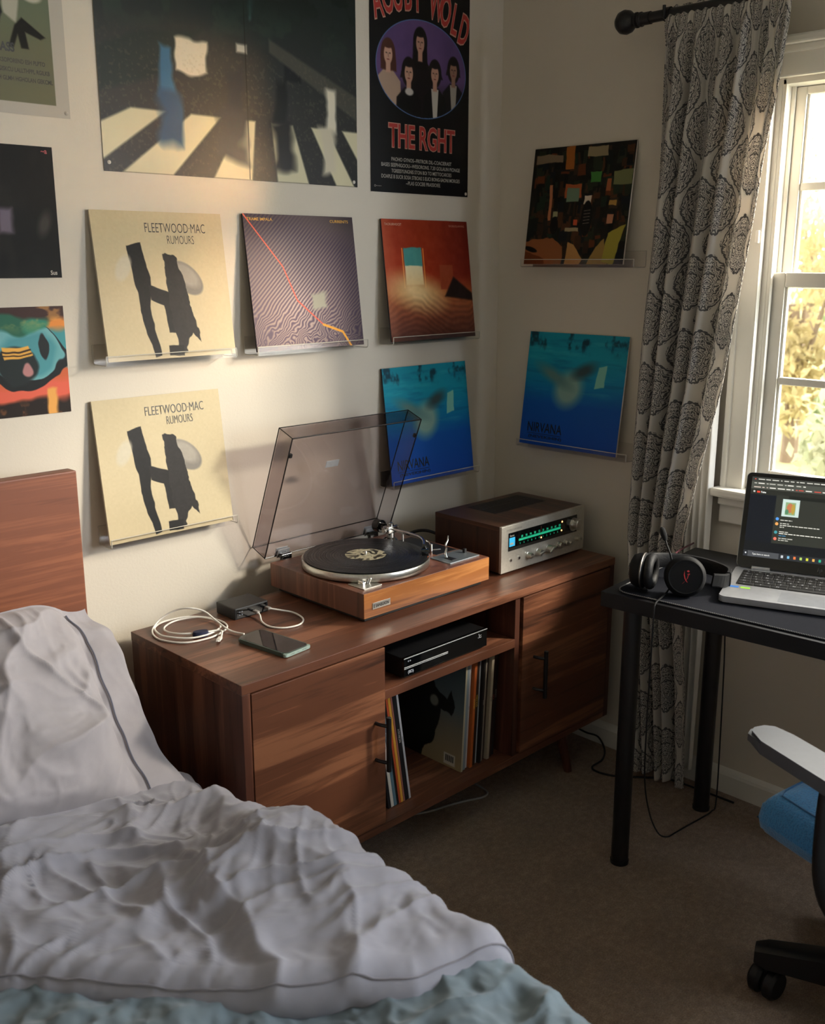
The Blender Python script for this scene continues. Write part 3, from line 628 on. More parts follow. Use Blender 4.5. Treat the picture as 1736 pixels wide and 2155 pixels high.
# ------------------------------------------------------------------ turntable
TX0, TX1, TY0, TY1, TZ = -.926, -.503, -.421, -.076, .677
tt = thing('turntable', 'wooden turntable with its smoked lid standing open, in the middle of the console top', 'turntable', ((TX0+TX1)/2, (TY0+TY1)/2, CT))
b = BM(); box(b, (TX0, TY0+.002, .618), (TX1, TY1, TZ), .0008); obj('plinth', b, TEAKV, tt)
b = BM(); box(b, (TX0+.0005, TY0, .6185), (TX1-.0005, TY0+.002, TZ-.0008)); obj('front_panel', b, TEAK, tt)
b = BM(); box(b, (TX0+.014, TY0+.014, .606), (TX1-.014, TY1-.014, .6185), .001)
for x in (TX0+.05, TX1-.05):
    for y in (TY0+.05, TY1-.05): cyl(b, (x, y, .6035), (x, y, .607), .022, n=20)
obj('base', b, BLK, tt)
b = BM(); box(b, (-.901, TY0-.0015, .6355), (-.846, TY0, .6505), .0006); npl = obj('nameplate', b, ALU, tt)
b = BM(); text(b, 'E SANSUION', TX(-.8985, .6392, .0105, .80, TY0-.0019), 0, .02); obj('lettering', b, flat('22242a'), npl)
b = BM(); box(b, (-.620, -.245, TZ-.001), (-.512, -.150, TZ+.0012), .0005); box(b, (-.585, -.318, TZ-.001), (-.512, -.236, TZ+.001), .0005); obj('armboard', b, BLK, tt)
PC = Vector((-.768, -.252, 0))
b = BM(); P0 = Matrix.Translation((PC.x, PC.y, TZ))
lathe(b, [(0, .001), (.149, .001), (.155, .003), (.157, .006), (.157, .020), (.1555, .0225), (.152, .0225), (.151, .0205), (.0, .0205)], 120, M=P0)
lathe(b, [(0, .02), (.0036, .02), (.0036, .033), (.002, .0355), (0, .036)], 16, M=P0)
obj('platter', b, ALU, tt, smooth=True)
b = BM(); lathe(b, [(0, .0207), (.150, .0207), (.150, .0232), (0, .0232)], 100, M=P0); obj('mat', b, BLK, tt, smooth=True)
# record with grooves
t = NT('vinyl'); v = t.coords(); sep = t.node('ShaderNodeSeparateXYZ'); t.l.new(v, sep.inputs[0])
r = t.math('SQRT', t.math('ADD', t.math('MULTIPLY', sep.outputs[0], sep.outputs[0]), t.math('MULTIPLY', sep.outputs[1], sep.outputs[1])))
g = t.math('SINE', t.math('MULTIPLY', r, 3300.0)); g2 = t.noise(None, 1, 1)
n = t.node('ShaderNodeTexNoise', noise_dimensions='1D'); n.inputs['Scale'].default_value = 700; t.l.new(r, n.inputs['W'])
t.b.inputs['Base Color'].default_value = (.012, .012, .014, 1); t.l.new(t.math('ADD', .16, t.math('MULTIPLY', n.outputs[0], .22)), t.b.inputs['Roughness'])
t.b.inputs['Anisotropic'].default_value = .6
tg = t.node('ShaderNodeTangent', direction_type='RADIAL', axis='Z'); t.l.new(tg.outputs[0], t.b.inputs['Tangent']); t.bump(g, .25, .0004); VINYL = t.m
rec = thing('vinyl_record', 'black vinyl record with a pale label, lying on the turntable platter', 'vinyl record', (PC.x, PC.y, TZ+.0233))
b = BM(); lathe(b, [(0.0037, 0), (.1505, 0), (.152, .001), (.1505, .0022), (.0, .0018)], 128); obj('disc', b, VINYL, rec, local=True, smooth=True)
t = NT('record_label'); v = t.coords(scale=(1, 1, 1)); n = t.noise(v, 26, 2, .5, 1.0)
t.l.new(t.ramp(n, [(.42, lin('2a2722')), (.47, lin('c9c1a4')), (.55, lin('a39a80')), (.62, lin('38332b'))]), t.b.inputs['Base Color']); t.b.inputs['Roughness'].default_value = .5; LABEL = t.m
b = BM(); lathe(b, [(.0036, .0022), (.050, .0022), (.0505, .0026), (.0036, .0026)], 64); obj('label', b, LABEL, rec, local=True)
# dust cover
lid = thing('dust_cover', '', '', (0, 0, 0)); bpy.data.objects.remove(lid)
hz = Vector((0, -.054, .683)); vdir = Vector((0, -.125, .316)).normalized(); ndir = Vector((0, .316, .125)).normalized()
Q = Matrix(((1, 0, 0, TX0), (0, vdir.y, ndir.y, hz.y), (0, vdir.z, ndir.z, hz.z), (0, 0, 0, 1)))   # local: x width, y up the rim, z depth towards the wall
Lw, Lh, Ld, tk = TX1-TX0, .340, .053, .0028
b = BM()
box(b, (0, 0, Ld-tk), (Lw, Lh, Ld), M=Q); box(b, (0, 0, 0), (tk, Lh, Ld-tk), M=Q); box(b, (Lw-tk, 0, 0), (Lw, Lh, Ld-tk), M=Q)
box(b, (tk, 0, 0), (Lw-tk, tk, Ld-tk), M=Q); box(b, (tk, Lh-tk, 0), (Lw-tk, Lh, Ld-tk), M=Q)
cov = obj('dust_cover', b, SMOKE, tt)
e = BM(); q = lambda x, y, z: tuple(Q @ Vector((x, y, z)))
for z, rr in ((0, .0016), (Ld, .0013)):
    for a, c in (((0, 0), (Lw, 0)), ((Lw, 0), (Lw, Lh)), ((Lw, Lh), (0, Lh)), ((0, Lh), (0, 0))): tube(e, [q(*a, z), q(*c, z)], rr, 6)
for x, y in ((0, 0), (Lw, 0), (Lw, Lh), (0, Lh)): tube(e, [q(x, y, 0), q(x, y, Ld)], .0012, 6)
obj('cover_edge', e, SMKE, cov)
for x in (.006, Lw-.006):
    b = BM(); box(b, (x-.004, Lh-.052, -.003), (x+.004, Lh-.042, .004), .001, M=Q); obj('rubber_stop', b, BLK, cov)
b = BM(); box(b, (.175, .205, Ld-tk-.0015), (.217, .224, Ld-tk-.0004), .0003, M=Q); obj('cover_badge', b, SILV, cov)
for hx in (.052, .347):
    b = BM(); box(b, (hx-.018, -.003, -.0055), (hx+.018, .020, -.0025), .0008, M=Q); box(b, (hx-.018, -.003, tk+.0), (hx+.018, .020, tk+.003), .0008, M=Q)
    for dx in (-.009, .009): lathe(b, [(0, 0), (.0022, 0), (.0018, .0012), (0, .0015)], 12, M=Q @ Matrix.Translation((hx+dx, .010, -.0055)) @ Matrix.Rotation(pi, 4, 'X'))
    h = obj('hinge', b, SILV, tt, smooth=True)
    b = BM(); x = TX0+hx; cyl(b, (x-.016, -.070, .6855), (x+.016, -.070, .6855), .0065, n=18, bev=.001); box(b, (x-.014, -.078, .668), (x+.014, -.066, .684), .001); obj('hinge_barrel', b, BLKG, h, smooth=True)
# tonearm
b = BM(); T = Matrix.Translation((-.603, -.165, TZ))
lathe(b, [(0, 0), (.033, 0), (.033, .005), (.026, .008), (.0, .008)], 40, M=T); arm = obj('tonearm', b, BLKM, tt, smooth=True)
b = BM(); lathe(b, [(0, .008), (.021, .008), (.022, .011), (.018, .018), (.011, .022), (.011, .034), (0, .034)], 32, M=T)
box(b, (-.62, -.177, TZ+.034), (-.586, -.153, TZ+.052), .004); cyl(b, (-.628, -.165, TZ+.043), (-.578, -.165, TZ+.043), .0075, n=18, bev=.001)
lathe(b, [(0, .05), (.009, .05), (.009, .058), (.005, .061), (0, .061)], 20, M=T); cyl(b, (-.582, -.19, TZ+.002), (-.582, -.19, TZ+.03), .0035, n=12); cyl(b, (-.63, -.187, TZ+.002), (-.63, -.187, TZ+.024), .003, n=12)
obj('gimbal', b, CHROME, arm, smooth=True)
b = BM(); tube(b, smooth_path([(-.605, -.150, TZ+.044), (-.603, -.175, TZ+.044), (-.600, -.225, TZ+.0435), (-.604, -.275, TZ+.043), (-.622, -.307, TZ+.042), (-.640, -.326, TZ+.041), (-.655, -.342, TZ+.040)], 6), .0036, 12); obj('arm_tube', b, CHROME, arm, smooth=True)
b = BM(); d = Vector((.03, 1, 0)).normalized(); p = Vector((-.6035, -.146, TZ+.044))
cyl(b, p, p+d*.012, .010, n=24); cyl(b, p+d*.012, p+d*.036, .0165, n=32, bev=.0012); cyl(b, p+d*.014, p+d*.017, .0172, n=32); obj('counterweight', b, BLKG, arm, smooth=True)
b = BM(); q0 = Vector((-.655, -.342, TZ+.040)); dd = Vector((-.55, -.6, -.22)).normalized(); cyl(b, q0-dd*.006, q0+dd*.008, .0062, n=16, bev=.001)
R_ = Matrix.Translation(q0+Vector((-.006, -.008, -.004))) @ Matrix.Rotation(math.radians(-42), 4, 'Z'); box(b, (-.009, -.016, -.012), (.009, .008, .004), .002, M=R_); hs = obj('headshell', b, BLKG, arm, smooth=True)
b = BM(); box(b, (-.008, -.016, -.024), (.008, .004, -.012), .001, M=R_); obj('cartridge', b, mat('cartridge_orange', 'd96a2a', .35), hs)
b = BM(); tube(b, [(-.592, -.305, TZ+.001), (-.592, -.305, TZ+.028)], .0025, 10); tube(b, [(-.592, -.305, TZ+.022), (-.592, -.297, TZ+.030), (-.598, -.291, TZ+.036)], .0016, 8); cyl(b, (-.592, -.305, TZ+.012), (-.570, -.315, TZ+.012), .0022, n=10); obj('arm_rest', b, CHROME, tt, smooth=True)
# control plates
b = BM(); box(b, (-.620, -.397, TZ), (-.513, -.328, TZ+.003), .0008); cp = obj('control_plate', b, mat('blue_grey_metal', '8d969c', .4, .8), tt)
b = BM(); box(b, (-.600, -.385, TZ+.003), (-.583, -.357, TZ+.0045), .0006); obj('cueing_slot', b, BLK, cp)
b = BM(); box(b, (-.530, -.362, TZ+.003), (-.522, -.354, TZ+.014), .0012); obj('switch_knob', b, BLK, cp)
b = BM(); tube(b, smooth_path([(-.592, -.358, TZ+.003), (-.593, -.355, TZ+.014), (-.588, -.354, TZ+.026), (-.590, -.353, TZ+.036), (-.580, -.350, TZ+.044), (-.577, -.349, TZ+.056)], 4), .003, 10, rad=[.0038-.0001*i for i in range(21)]); obj('cueing_lever', b, CHROME, cp, smooth=True)
b = BM(); box(b, (-.905, -.399, TZ), (-.850, -.343, TZ+.0025), .0006, M=None); sp = obj('speed_plate', b, ALU, tt)
b = BM(); cyl(b, (-.885, -.368, TZ+.0025), (-.885, -.368, TZ+.006), .009, n=20); box(b, (-.890, -.378, TZ+.006), (-.880, -.360, TZ+.012), .002); cyl(b, (-.867, -.37, TZ+.0025), (-.864, -.375, TZ+.016), .0045, n=14, bev=.001); obj('speed_lever', b, CHROME, sp, smooth=True)

# ------------------------------------------------------------------ receiver
rc = thing('stereo_receiver', 'wooden stereo receiver with silver front and green dial, at the right end of the console', 'stereo receiver', (-.25, -.28, CT))
x0, x1, yf, yb, z0, z1 = -.430, -.074, -.399, -.160, .611, .735
b = BM(); box(b, (x0+.001, yf+.008, z0), (x0+.014, yb, z1-.0005), .001); box(b, (x1-.014, yf+.008, z0), (x1-.001, yb, z1-.0005), .001); box(b, (x0+.014, yb-.0, z0), (x1-.014, yb-.006, z1-.012)); obj('side_cheeks', b, RECV, rc)
b = BM(); box(b, (x0+.0005, yf+.007, z1-.012), (x1-.0005, yb, z1), .001); obj('cabinet_top', b, RECW, rc)
b = BM(); box(b, (x0+.014, yf+.01, z0+.001), (x1-.014, yb-.006, z0+.004))
for x in (x0+.03, x1-.03):
    for y in (yf+.035, yb-.03): cyl(b, (x, y, CT+.0005), (x, y, z0+.001), .013, n=20)
obj('foot', b, BLK, rc)
b = BM()
for i in range(16):
    xx = x0+.105+i*.0135
    for (ya, yb2) in ((-.285, -.235), (-.225, -.19)): box(b, (xx, ya, z1-.0002), (xx+.0075, yb2, z1+.0006))
box(b, (x0+.10, -.29, z1-.001), (x0+.32, -.185, z1+.0002)); obj('vent_grille', b, BLK, rc)
b = BM(); box(b, (x0, yf, z0-.001), (x1, yf+.008, z1+.0005), .0012); fp = obj('faceplate', b, mat('champagne_faceplate', 'c6c1b5', .38, .55, vscale=150), rc)
FW, FH = x1-x0, z1-z0
fx = lambda u: x0+u*FW
fz = lambda v: z1-v*FH
b = BM(); box(b, (fx(.075), yf-.0012, fz(.545)), (fx(.90), yf+.001, fz(.165)), .0004); dl = obj('dial_window', b, BLKG, fp)
b = BM(); box(b, (fx(.075), yf-.0016, fz(.555)), (fx(.90), yf-.0004, fz(.49)), .0003); obj('dial_trim', b, mat('dark_trim', '4a4742', .35, .8), dl)
GRN = mat('green_scale_light', '1c8a63', .5, emit='22b887', estr=.35); CY_ = mat('blue_meter_light', '2a86a8', .5, emit='3ab0dc', estr=.4); AMB = mat('amber_lamp', 'ff9a4a', .4, emit='ffab5c', estr=4)
b = BM(); yy = yf-.0022
box(b, (fx(.19), yy, fz(.385)), (fx(.69), yf-.0011, fz(.345)))
for i in range(10): text(b, '88909498102104106108'[2*i:2*i+2], TX(fx(.215+.05*i), fz(.32), .0085, .9, yy), 0, .02)
for i in range(26): box(b, (fx(.20+.019*i), yy, fz(.345)), (fx(.203+.019*i), yf-.0011, fz(.33)))
for i in range(11): text(b, '5678901234567'[i], TX(fx(.2+.045*i), fz(.455), .0065, .9, yy), 0, .02)
obj('tuning_scale', b, GRN, dl)
b = BM(); box(b, (fx(.082), yy, fz(.46)), (fx(.145), yf-.0011, fz(.27)), .0004); obj('signal_meter', b, CY_, dl)
b = BM(); box(b, (fx(.088), yy-.0003, fz(.42)), (fx(.125), yy, fz(.38))); obj('meter_needle', b, flat('b8b2a4'), dl)
b = BM(); text(b, 'Sansui', TX(fx(.085), fz(.245), .008, .9, yy)); obj('lettering', b, flat('b8b2a4'), dl)
b = BM(); text(b, 'FM STEREO TUNER AMPLIFIER', TX(fx(.055), fz(.12), .0065, .72, yf-.0003)); obj('lettering', b, flat('77736a'), fp)
for u, v_ in ((.455, .455), (.705, .43), (.71, .235)):
    b = BM(); lathe(b, [(0, -.0005), (.0024, 0), (.0012, .0015), (0, .0018)], 14, M=Matrix.Translation((fx(u), yf-.001, fz(v_))) @ Matrix.Rotation(pi/2, 4, 'X')); obj('indicator_lamp', b, AMB, dl)
b = BM(); box(b, (fx(.447), yy, fz(.43)), (fx(.4495), yf-.0011, fz(.2))); obj('tuning_needle', b, flat('8a4a3a'), dl)
def knob(u, v_, r, L, bar=True, name='knob'):
    b = BM(); M_ = Matrix.Translation((fx(u), yf, fz(v_))) @ Matrix.Rotation(pi/2, 4, 'X')
    lathe(b, [(0, 0), (r*1.12, 0), (r*1.12, .0015), (r, .002), (r*.93, L-.001), (r*.85, L), (0, L)], 32, M=M_)
    if bar: box(b, (-r*.22, -r*.95, L-.001), (r*.22, r*1.0, L+.0035), .0008, M=M_ @ Matrix.Rotation(.5+u*3, 4, 'Z'))
    obj(name, b, ALU, fp, smooth=True)
for u, v_, r, L, br in ((.31, .77, .0085, .014, True), (.425, .77, .0098, .014, True), (.55, .76, .0112, .015, True), (.61, .76, .0055, .013, False), (.685, .75, .0092, .012, False), (.765, .75, .0088, .010, False), (.80, .76, .0052, .014, False), (.90, .72, .0062, .012, False), (.945, .73, .004, .012, False)): knob(u, v_, r, L, br)
b = BM(); M_ = Matrix.Translation((fx(.855), yf-.001, fz(.37))) @ Matrix.Rotation(pi/2, 4, 'X'); lathe(b, [(0, 0), (.019, 0), (.019, .002), (0, .002)], 40, M=M_); lathe(b, [(0, .001), (.0155, .001), (.0155, .017), (.0140, .0185), (0, .0185)], 40, M=Matrix.Translation((.006, 0, 0)) @ M_); obj('tuning_knob', b, ALU, fp, smooth=True)
for u in (.105, .2):
    b = BM(); M_ = Matrix.Translation((fx(u), yf, fz(.765))) @ Matrix.Rotation(pi/2, 4, 'X'); lathe(b, [(.0020, .0), (.0020, .0022), (.0042, .0022), (.0048, 0)], 20, mi=0, M=M_); lathe(b, [(0, .0004), (.0020, .0004)], 16, mi=1, M=M_); obj('phono_jack', b, [CHROME, BLK], fp)
b = BM(); tube(b, smooth_path([(-.395, -.150, .66), (-.40, -.10, .665), (-.42, -.07, .66), (-.455, -.05, .64), (-.49, -.045, .61), (-.53, -.042, .50), (-.55, -.04, .3)], 6), .0045, 8)
tag(obj('audio_cable', b, BLK, smooth=True), 'black cable running from behind the receiver down the wall', 'cable')

# ------------------------------------------------------------------ disc player and records inside the console
dv = thing('disc_player', 'black disc player on the console shelf', 'disc player', (-.725, -.35, .474))
X0, X1, Yf, Z0, Z1 = -.866, -.582, -.487, .479, .527
b = BM(); box(b, (X0, Yf+.006, Z0), (X1, -.28, Z1-.002), .0015)
for x in (X0+.03, X1-.03):
    for y in (Yf+.03, -.31): cyl(b, (x, y, .4742), (x, y, Z0+.001), .01, n=16)
obj('case', b, BLK, dv)
b = BM(); box(b, (X0, Yf, Z0+.001), (X1, Yf+.006, Z1), .001); fr = obj('front', b, BLKG, dv)
b = BM(); box(b, (X0, Yf-.0008, Z1-.0035), (X1, Yf, Z1-.002)); box(b, (X0+.001, Yf-.0008, Z0+.023), (X0+.145, Yf, Z0+.0245)); box(b, (X0+.001, Yf-.0008, Z0+.020), (X0+.145, Yf, Z0+.0208)); obj('tray_line', b, mat('pale_line', 'c8ccd2', .3, .4), fr)
b = BM(); text(b, '(BD)', TX(X0+.012, Z0+.008, .0095, 1, Yf-.0006), 0, .02); obj('disc_logo', b, flat('b9bdc6'), fr)
b = BM(); text(b, 'o o', TX(X0+.012, Z1-.012, .007, 1, Yf-.0006), 0, .02); obj('button_mark', b, flat('b9bdc6'), fr)
b = BM(); text(b, '.\\::', TX(X1-.034, Z1-.019, .014, 1, Yf-.0006), 0, .03); obj('control_mark', b, flat('b9bdc6'), fr)
def lp(x, th, lean, face, spine, txt, tc, label, group, art=None, y=-.462, h=.288, dep=.30):
    b = BM(); mats = [flat(spine, .5), flat(face, .6), flat(tc)]
    box(b, (0, 0, 0), (th, dep, h), .0006, 1); box(b, (.0002, -.0006, .001), (th-.0002, .0003, h-.001), 0, 0)
    if txt: text(b, txt, Matrix.Translation((th*.78, -.0009, h*.55)) @ Matrix(((0, -1, 0, 0), (0, 0, -1, 0), (1, 0, 0, 0), (0, 0, 0, 1))) @ Matrix.Scale(th*.72, 4), 2, .02)
    me0 = None
    if art:
        t = BM(); me = art.mesh(); t.from_mesh(me); merge(b, t, 3, Matrix(((0, 1, 0, -.0004), (-1, 0, 0, dep), (0, 0, 1, 0), (0, 0, 0, 1)))); mats.append(INK)
    me = bpy.data.meshes.new('record_sleeve'); b.to_mesh(me); b.free()
    for m in mats: me.materials.append(m)
    o = bpy.data.objects.new('record_sleeve', me); COL.objects.link(o); o.location = (x, y, .1495+abs(math.sin(lean))*th*(1 if lean > 0 else 0)); o.rotation_euler = (0, lean, 0)
    tag(o, label, 'record sleeve', group)
G1 = 'records leaning at the left of the console shelf'; G2 = 'records standing at the right of the console shelf'
xs = -.893
for th, face, sp, txt, tc, lb in ((.008, '1a1a1c', '16161a', None, 'ffffff', 'black spine furthest left, against the left door'), (.009, 'cfcac0', 'c9c4ba', 'BATON', '77736c', 'off-white spine beside the furthest left black one'),
        (.009, '6f8a94', '54707c', 'VHILAN SUNG', 'c8ccd0', 'slate blue spine in the left group'), (.0055, '1b1512', '15100e', 'CASEV', 'b8b0a8', 'black spine between the blue and the orange ones'), (.006, 'b5502a', 'b04a26', None, 'ffffff', 'rust red spine in the left group'),
        (.0075, 'd9a038', 'cf9636', None, 'ffffff', 'golden yellow spine in the left group'), (.005, 'a5675c', '8f5a50', None, 'ffffff', 'dull pink thin spine beside the yellow one'), (.012, '17161a', '121114', 'NOBODY', 'a8a49c', 'wide black spine with pale letters, left group'), (.006, 'c4c4c8', 'b2b2b6', 'RADIO', '666468', 'pale grey spine at the right side of the left group')):
    lp(xs, th, -.150, face, sp, txt, tc, lb, G1); xs += th*1.012+.0006
A = Art(.30, .288, 200, '4b5a60'); A.vgrad([(0, '46555c'), (.45, '5f6a6c'), (.62, '7a7464'), (1, 'a38f68')])
A.poly([(0, 0), (.45, 0), (.52, .2), (.62, .18), (.66, .30), (.80, .38), (.84, .28), (.90, .42), (.86, .50), (.74, .48), (.72, .62), (.66, .78), (.56, .86), (.52, 1), (0, 1)], '15150f', soft=.008, warp=.05); A.ell(.66, .42, .05, .05, '7c7c70', 20, .02)
A.rect(.80, .84, .93, .94, 'c8c2b0'); [A.rect(.82+.02*i, .855, .832+.02*i, .91, '2a2825') for i in range(5)]
xs = -.644
for i, (th, face, sp, txt, tc, lb) in enumerate(((.006, '6a655a', 'b0a890', None, 'ffffff', 'sleeve showing its dark blue and tan cover with a barcode'), (.010, '8a98a4', '7f8d98', None, 'ffffff', 'grey blue spine next to the visible cover'), (.007, 'd0ccd0', 'c4bfc4', 'A B', '555055', 'whitish spine in the right group'),
        (.009, 'b8602c', 'b05a28', 'ORANGE', 'd8b050', 'orange spine with yellow letters'), (.011, '2c1a16', '241512', 'GOLDEN', 'c0a040', 'dark brown spine with yellow letters'), (.006, 'b4bcc2', 'a4acb2', 'STEREO', '50555a', 'light grey spine right of the brown one'), (.006, '241f1e', '1c1817', 'DISCO', '9a958c', 'black thin spine in the right group'),
        (.006, '8c8276', '80766a', None, 'ffffff', 'taupe spine in the right group'), (.007, '3a2a24', '30221d', None, 'ffffff', 'dark brown plain spine in the right group'), (.009, 'a89c88', '9c907c', 'SIDE', '5a5348', 'beige wide spine in the right group'), (.010, '2a1512', '22110f', 'A.JO', '8a3a30', 'very dark red spine near the divider'), (.010, '141414', '101011', 'LUNAR', '807c76', 'black spine furthest right, against the divider'))):
    lp(xs, th, .055, face, sp, txt, tc, lb, G2, A if i == 0 else None, y=-.462+.004*(i % 3)); xs += th*1.01+.0032

# ------------------------------------------------------------------ small things on the console top
hb = thing('charging_hub', 'small black charging hub against the wall on the console', 'charging hub', (-1.066, -.155, CT))
b = BM(); box(b, (-1.113, -.190, CT+.0005), (-1.020, -.115, CT+.0275), .0025); obj('case', b, BLK, hb)
b = BM(); box(b, (-1.108, -.1908, CT+.004), (-1.025, -.190, CT+.024)); obj('port_panel', b, BLKG, hb)
b = BM()
for x, z in ((-1.101, .011), (-1.094, .011), (-1.101, .018), (-1.094, .018)): box(b, (x-.002, -.1912, CT+z-.0015), (x+.002, -.1907, CT+z+.0015))
obj('indicator', b, flat('5c6068'), hb)
sc = thing('charging_cable', 'short white cable looping between two ports of the black hub', 'charging cable', (-1.04, -.25, CT+.003))
b = BM(); tube(b, smooth_path([(-1.062, -.206, .6155), (-1.064, -.218, .611), (-1.078, -.245, .6055), (-1.083, -.284, .6055), (-1.064, -.311, .6055), (-1.028, -.317, .6055), (-.998, -.292, .6055), (-.992, -.250, .608), (-1.010, -.224, .612), (-1.028, -.206, .616)], 8), .0021, 10); obj('cord', b, WHT, sc, smooth=True)
b = BM(); box(b, (-1.0665, -.210, .6125), (-1.0575, -.1915, .6185), .002); obj('plug', b, flat('8f8a86'), sc, smooth=True)
b = BM(); box(b, (-1.0325, -.208, .613), (-1.0235, -.1915, .619), .002); obj('plug', b, flat('8f8a86'), sc, smooth=True)
lc = thing('charging_cable', 'long coiled white cable left of the phone', 'charging cable', (-1.21, -.18, CT+.003))
b = BM(); zc = CT+.0026
pts = [(-1.158, -.288, CT+.0065), (-1.166, -.246, CT+.006), (-1.171, -.202, CT+.018), (-1.180, -.168, CT+.034), (-1.204, -.146, CT+.042), (-1.226, -.120, CT+.035), (-1.255, -.105, CT+.018), (-1.282, -.118, CT+.005), (-1.298, -.15, zc), (-1.299, -.190, zc), (-1.272, -.234, zc),
       (-1.222, -.246, zc), (-1.182, -.236, zc), (-1.152, -.215, zc), (-1.141, -.178, zc), (-1.152, -.128, zc), (-1.182, -.095, zc), (-1.232, -.086, zc), (-1.272, -.110, zc+.002), (-1.288, -.150, zc+.003), (-1.286, -.185, zc+.004), (-1.255, -.224, zc+.003), (-1.212, -.232, zc+.003),
       (-1.170, -.214, zc+.003), (-1.153, -.172, zc+.003), (-1.170, -.123, zc+.003), (-1.212, -.100, zc), (-1.252, -.118, zc), (-1.270, -.155, zc+.004), (-1.262, -.195, zc+.007), (-1.225, -.222, zc+.007), (-1.190, -.232, zc+.006), (-1.186, -.244, zc+.006), (-1.200, -.262, zc+.001)]
tube(b, smooth_path(pts, 8), .0021, 8); obj('cord', b, WHT, lc, smooth=True)
b = BM(); M_ = Matrix.Translation((-1.200, -.262, zc+.001)) @ Matrix.Rotation(math.radians(-141), 4, 'Z'); cyl(b, (-.002, 0, 0), (.006, 0, 0), .0024, n=10, M=M_); box(b, (.004, -.0045, -.002), (.024, .0045, .004), .0018, M=M_); box(b, (.024, -.0032, 0), (.030, .0032, .0024), .0008, M=M_); obj('plug', b, WHT, lc, smooth=True)
b = BM(); M_ = Matrix.Translation((-1.226, -.222, CT+.0075)) @ Matrix.Rotation(math.radians(-20), 4, 'Z'); lathe(b, [(0, -.0065), (.0085, -.0065), (.0095, 0), (.0085, .0065), (0, .0065)], 24, M=M_ @ Matrix.Scale(1.9, 4, (1, 0, 0))); obj('cable_tie', b, flat('1d2340', .8), lc, smooth=True)
ph = thing('phone', 'phone in a dark green case lying face up on the console', 'phone', (-1.1435, -.372, CT), (0, 0, math.radians(7)))
b = BM(); prism(b, rrect(-.0365, -.0755, .0365, .0755, .012), .0006, .0095, bev=.0022); cs = obj('case', b, mat('green_case', '42524b', .4), ph, local=True, smooth=35)
b = BM(); prism(b, rrect(-.0335, -.0725, .0335, .0725, .0105), .0094, .0099); obj('screen', b, mat('dark_screen', '0b0b0c', .04, spec=.8), ph, local=True)
b = BM(); box(b, (-.0045, -.0762, .0035), (.0045, -.0752, .0065), .001)
for i in range(5):
    for s in (-1, 1): box(b, (s*(.012+.0028*i)-.0007, -.0762, .004), (s*(.012+.0028*i)+.0007, -.0752, .006))
obj('charging_port', b, BLK, cs, local=True)
b = BM(); prism(b, rrect(-.0375, -.0762, .0375, -.066, .0045), .0015, .0085, bev=.001); obj('case_end', b, mat('pale_green_bumper', '8ea29a', .35), ph, local=True)
# ------------------------------------------------------------------ bed
bed = thing('bed', 'bed with a plain walnut headboard and grey bedding, left of the console', 'bed', (-2.15, -1.1, 0))
b = BM(); box(b, (-2.92, -.105, .04), (-1.424, -.070, .985), .003); obj('headboard', b, HEADW, bed)
b = BM(); box(b, (-2.90, -2.12, .10), (-1.43, -.106, .21), .004); obj('bed_base', b, WALN_Y, bed)
for x in (-2.84, -1.49):
    for y in (-2.06, -.20):
        b = BM(); box(b, (x-.03, y-.03, 0), (x+.03, y+.03, .10), .003); obj('leg', b, WALN_V, bed)
def fabric(name, c, var=.05, weave=900, b2=.25, sheen=.25):
    t = NT(name); cc = lin(c); v = t.coords(); n = t.noise(v, weave, 2, .6); m2 = t.noise(v, 25, 3)
    t.l.new(t.ramp(m2, [(.3, tuple(x*(1-var) for x in cc)), (.7, tuple(min(1, x*(1+var)) for x in cc))]), t.b.inputs['Base Color'])
    t.b.inputs['Roughness'].default_value = .8; t.b.inputs['Specular IOR Level'].default_value = .2; t.b.inputs['Sheen Weight'].default_value = sheen; t.bump(n, b2, .0012); return t.m
LINEN = fabric('grey_linen', '97959d'); LINENP = fabric('grey_pillow_linen', 'a8a3a7'); QUILT = fabric('teal_grey_quilt', '69757b', .08); SHEET = fabric('grey_sheet', '98959a')
b = BM(); box(b, (-2.91, -2.10, .215), (-1.445, -.115, .40), .05, seg=4); obj('mattress', b, SHEET, bed, smooth=60)
def rot2(x, y, a): return x*np.cos(a)+y*np.sin(a), -x*np.sin(a)+y*np.cos(a)
def ridge(n, p=1.5): return (1-np.abs(2*n-1))**p
def folds(x, y, seed=0, amp=1.0, ang=.60):
    wx = x+.10*(fbm(x*3, y*3, 3, seed+1)-.5)*2; wy = y+.10*(fbm(x*3, y*3, 3, seed+4)-.5)*2
    a = ang+1.5*(fbm(x*1.3, y*1.3, 2, seed+9)-.5)*2
    p, q = rot2(wx, wy, ang); h = .038*ridge(fbm(p*1.6, q*6, 2, seed), 2.4)
    p, q = rot2(wx, wy, ang+.9); h = h+.019*ridge(fbm(p*3, q*10, 2, seed+3), 2.8)
    p, q = rot2(wx, wy, ang-.7); h = h+.018*ridge(fbm(p*3.6, q*15, 2, seed+6), 3.4)
    p, q = rot2(wx, wy, ang+.3); h = h+.008*ridge(fbm(p*7, q*28, 2, seed+8), 3.0)
    p, q = rot2(wx, wy, ang-.2); h = h+.002*ridge(fbm(p*16, q*60, 2, seed+2), 2.0)
    h = h+.0010*fbm(x*90, y*90, 2, seed)
    return amp*(h-.034)
ZY = np.array([-2.2, -1.5, -1.27, -1.16, -1.07, -.98, -.90, -.82, -.74, -.66, -.55, -.35, -.13]); ZZ = np.array([.465, .470, .475, .470, .470, .482, .500, .508, .480, .440, .425, .415, .405])
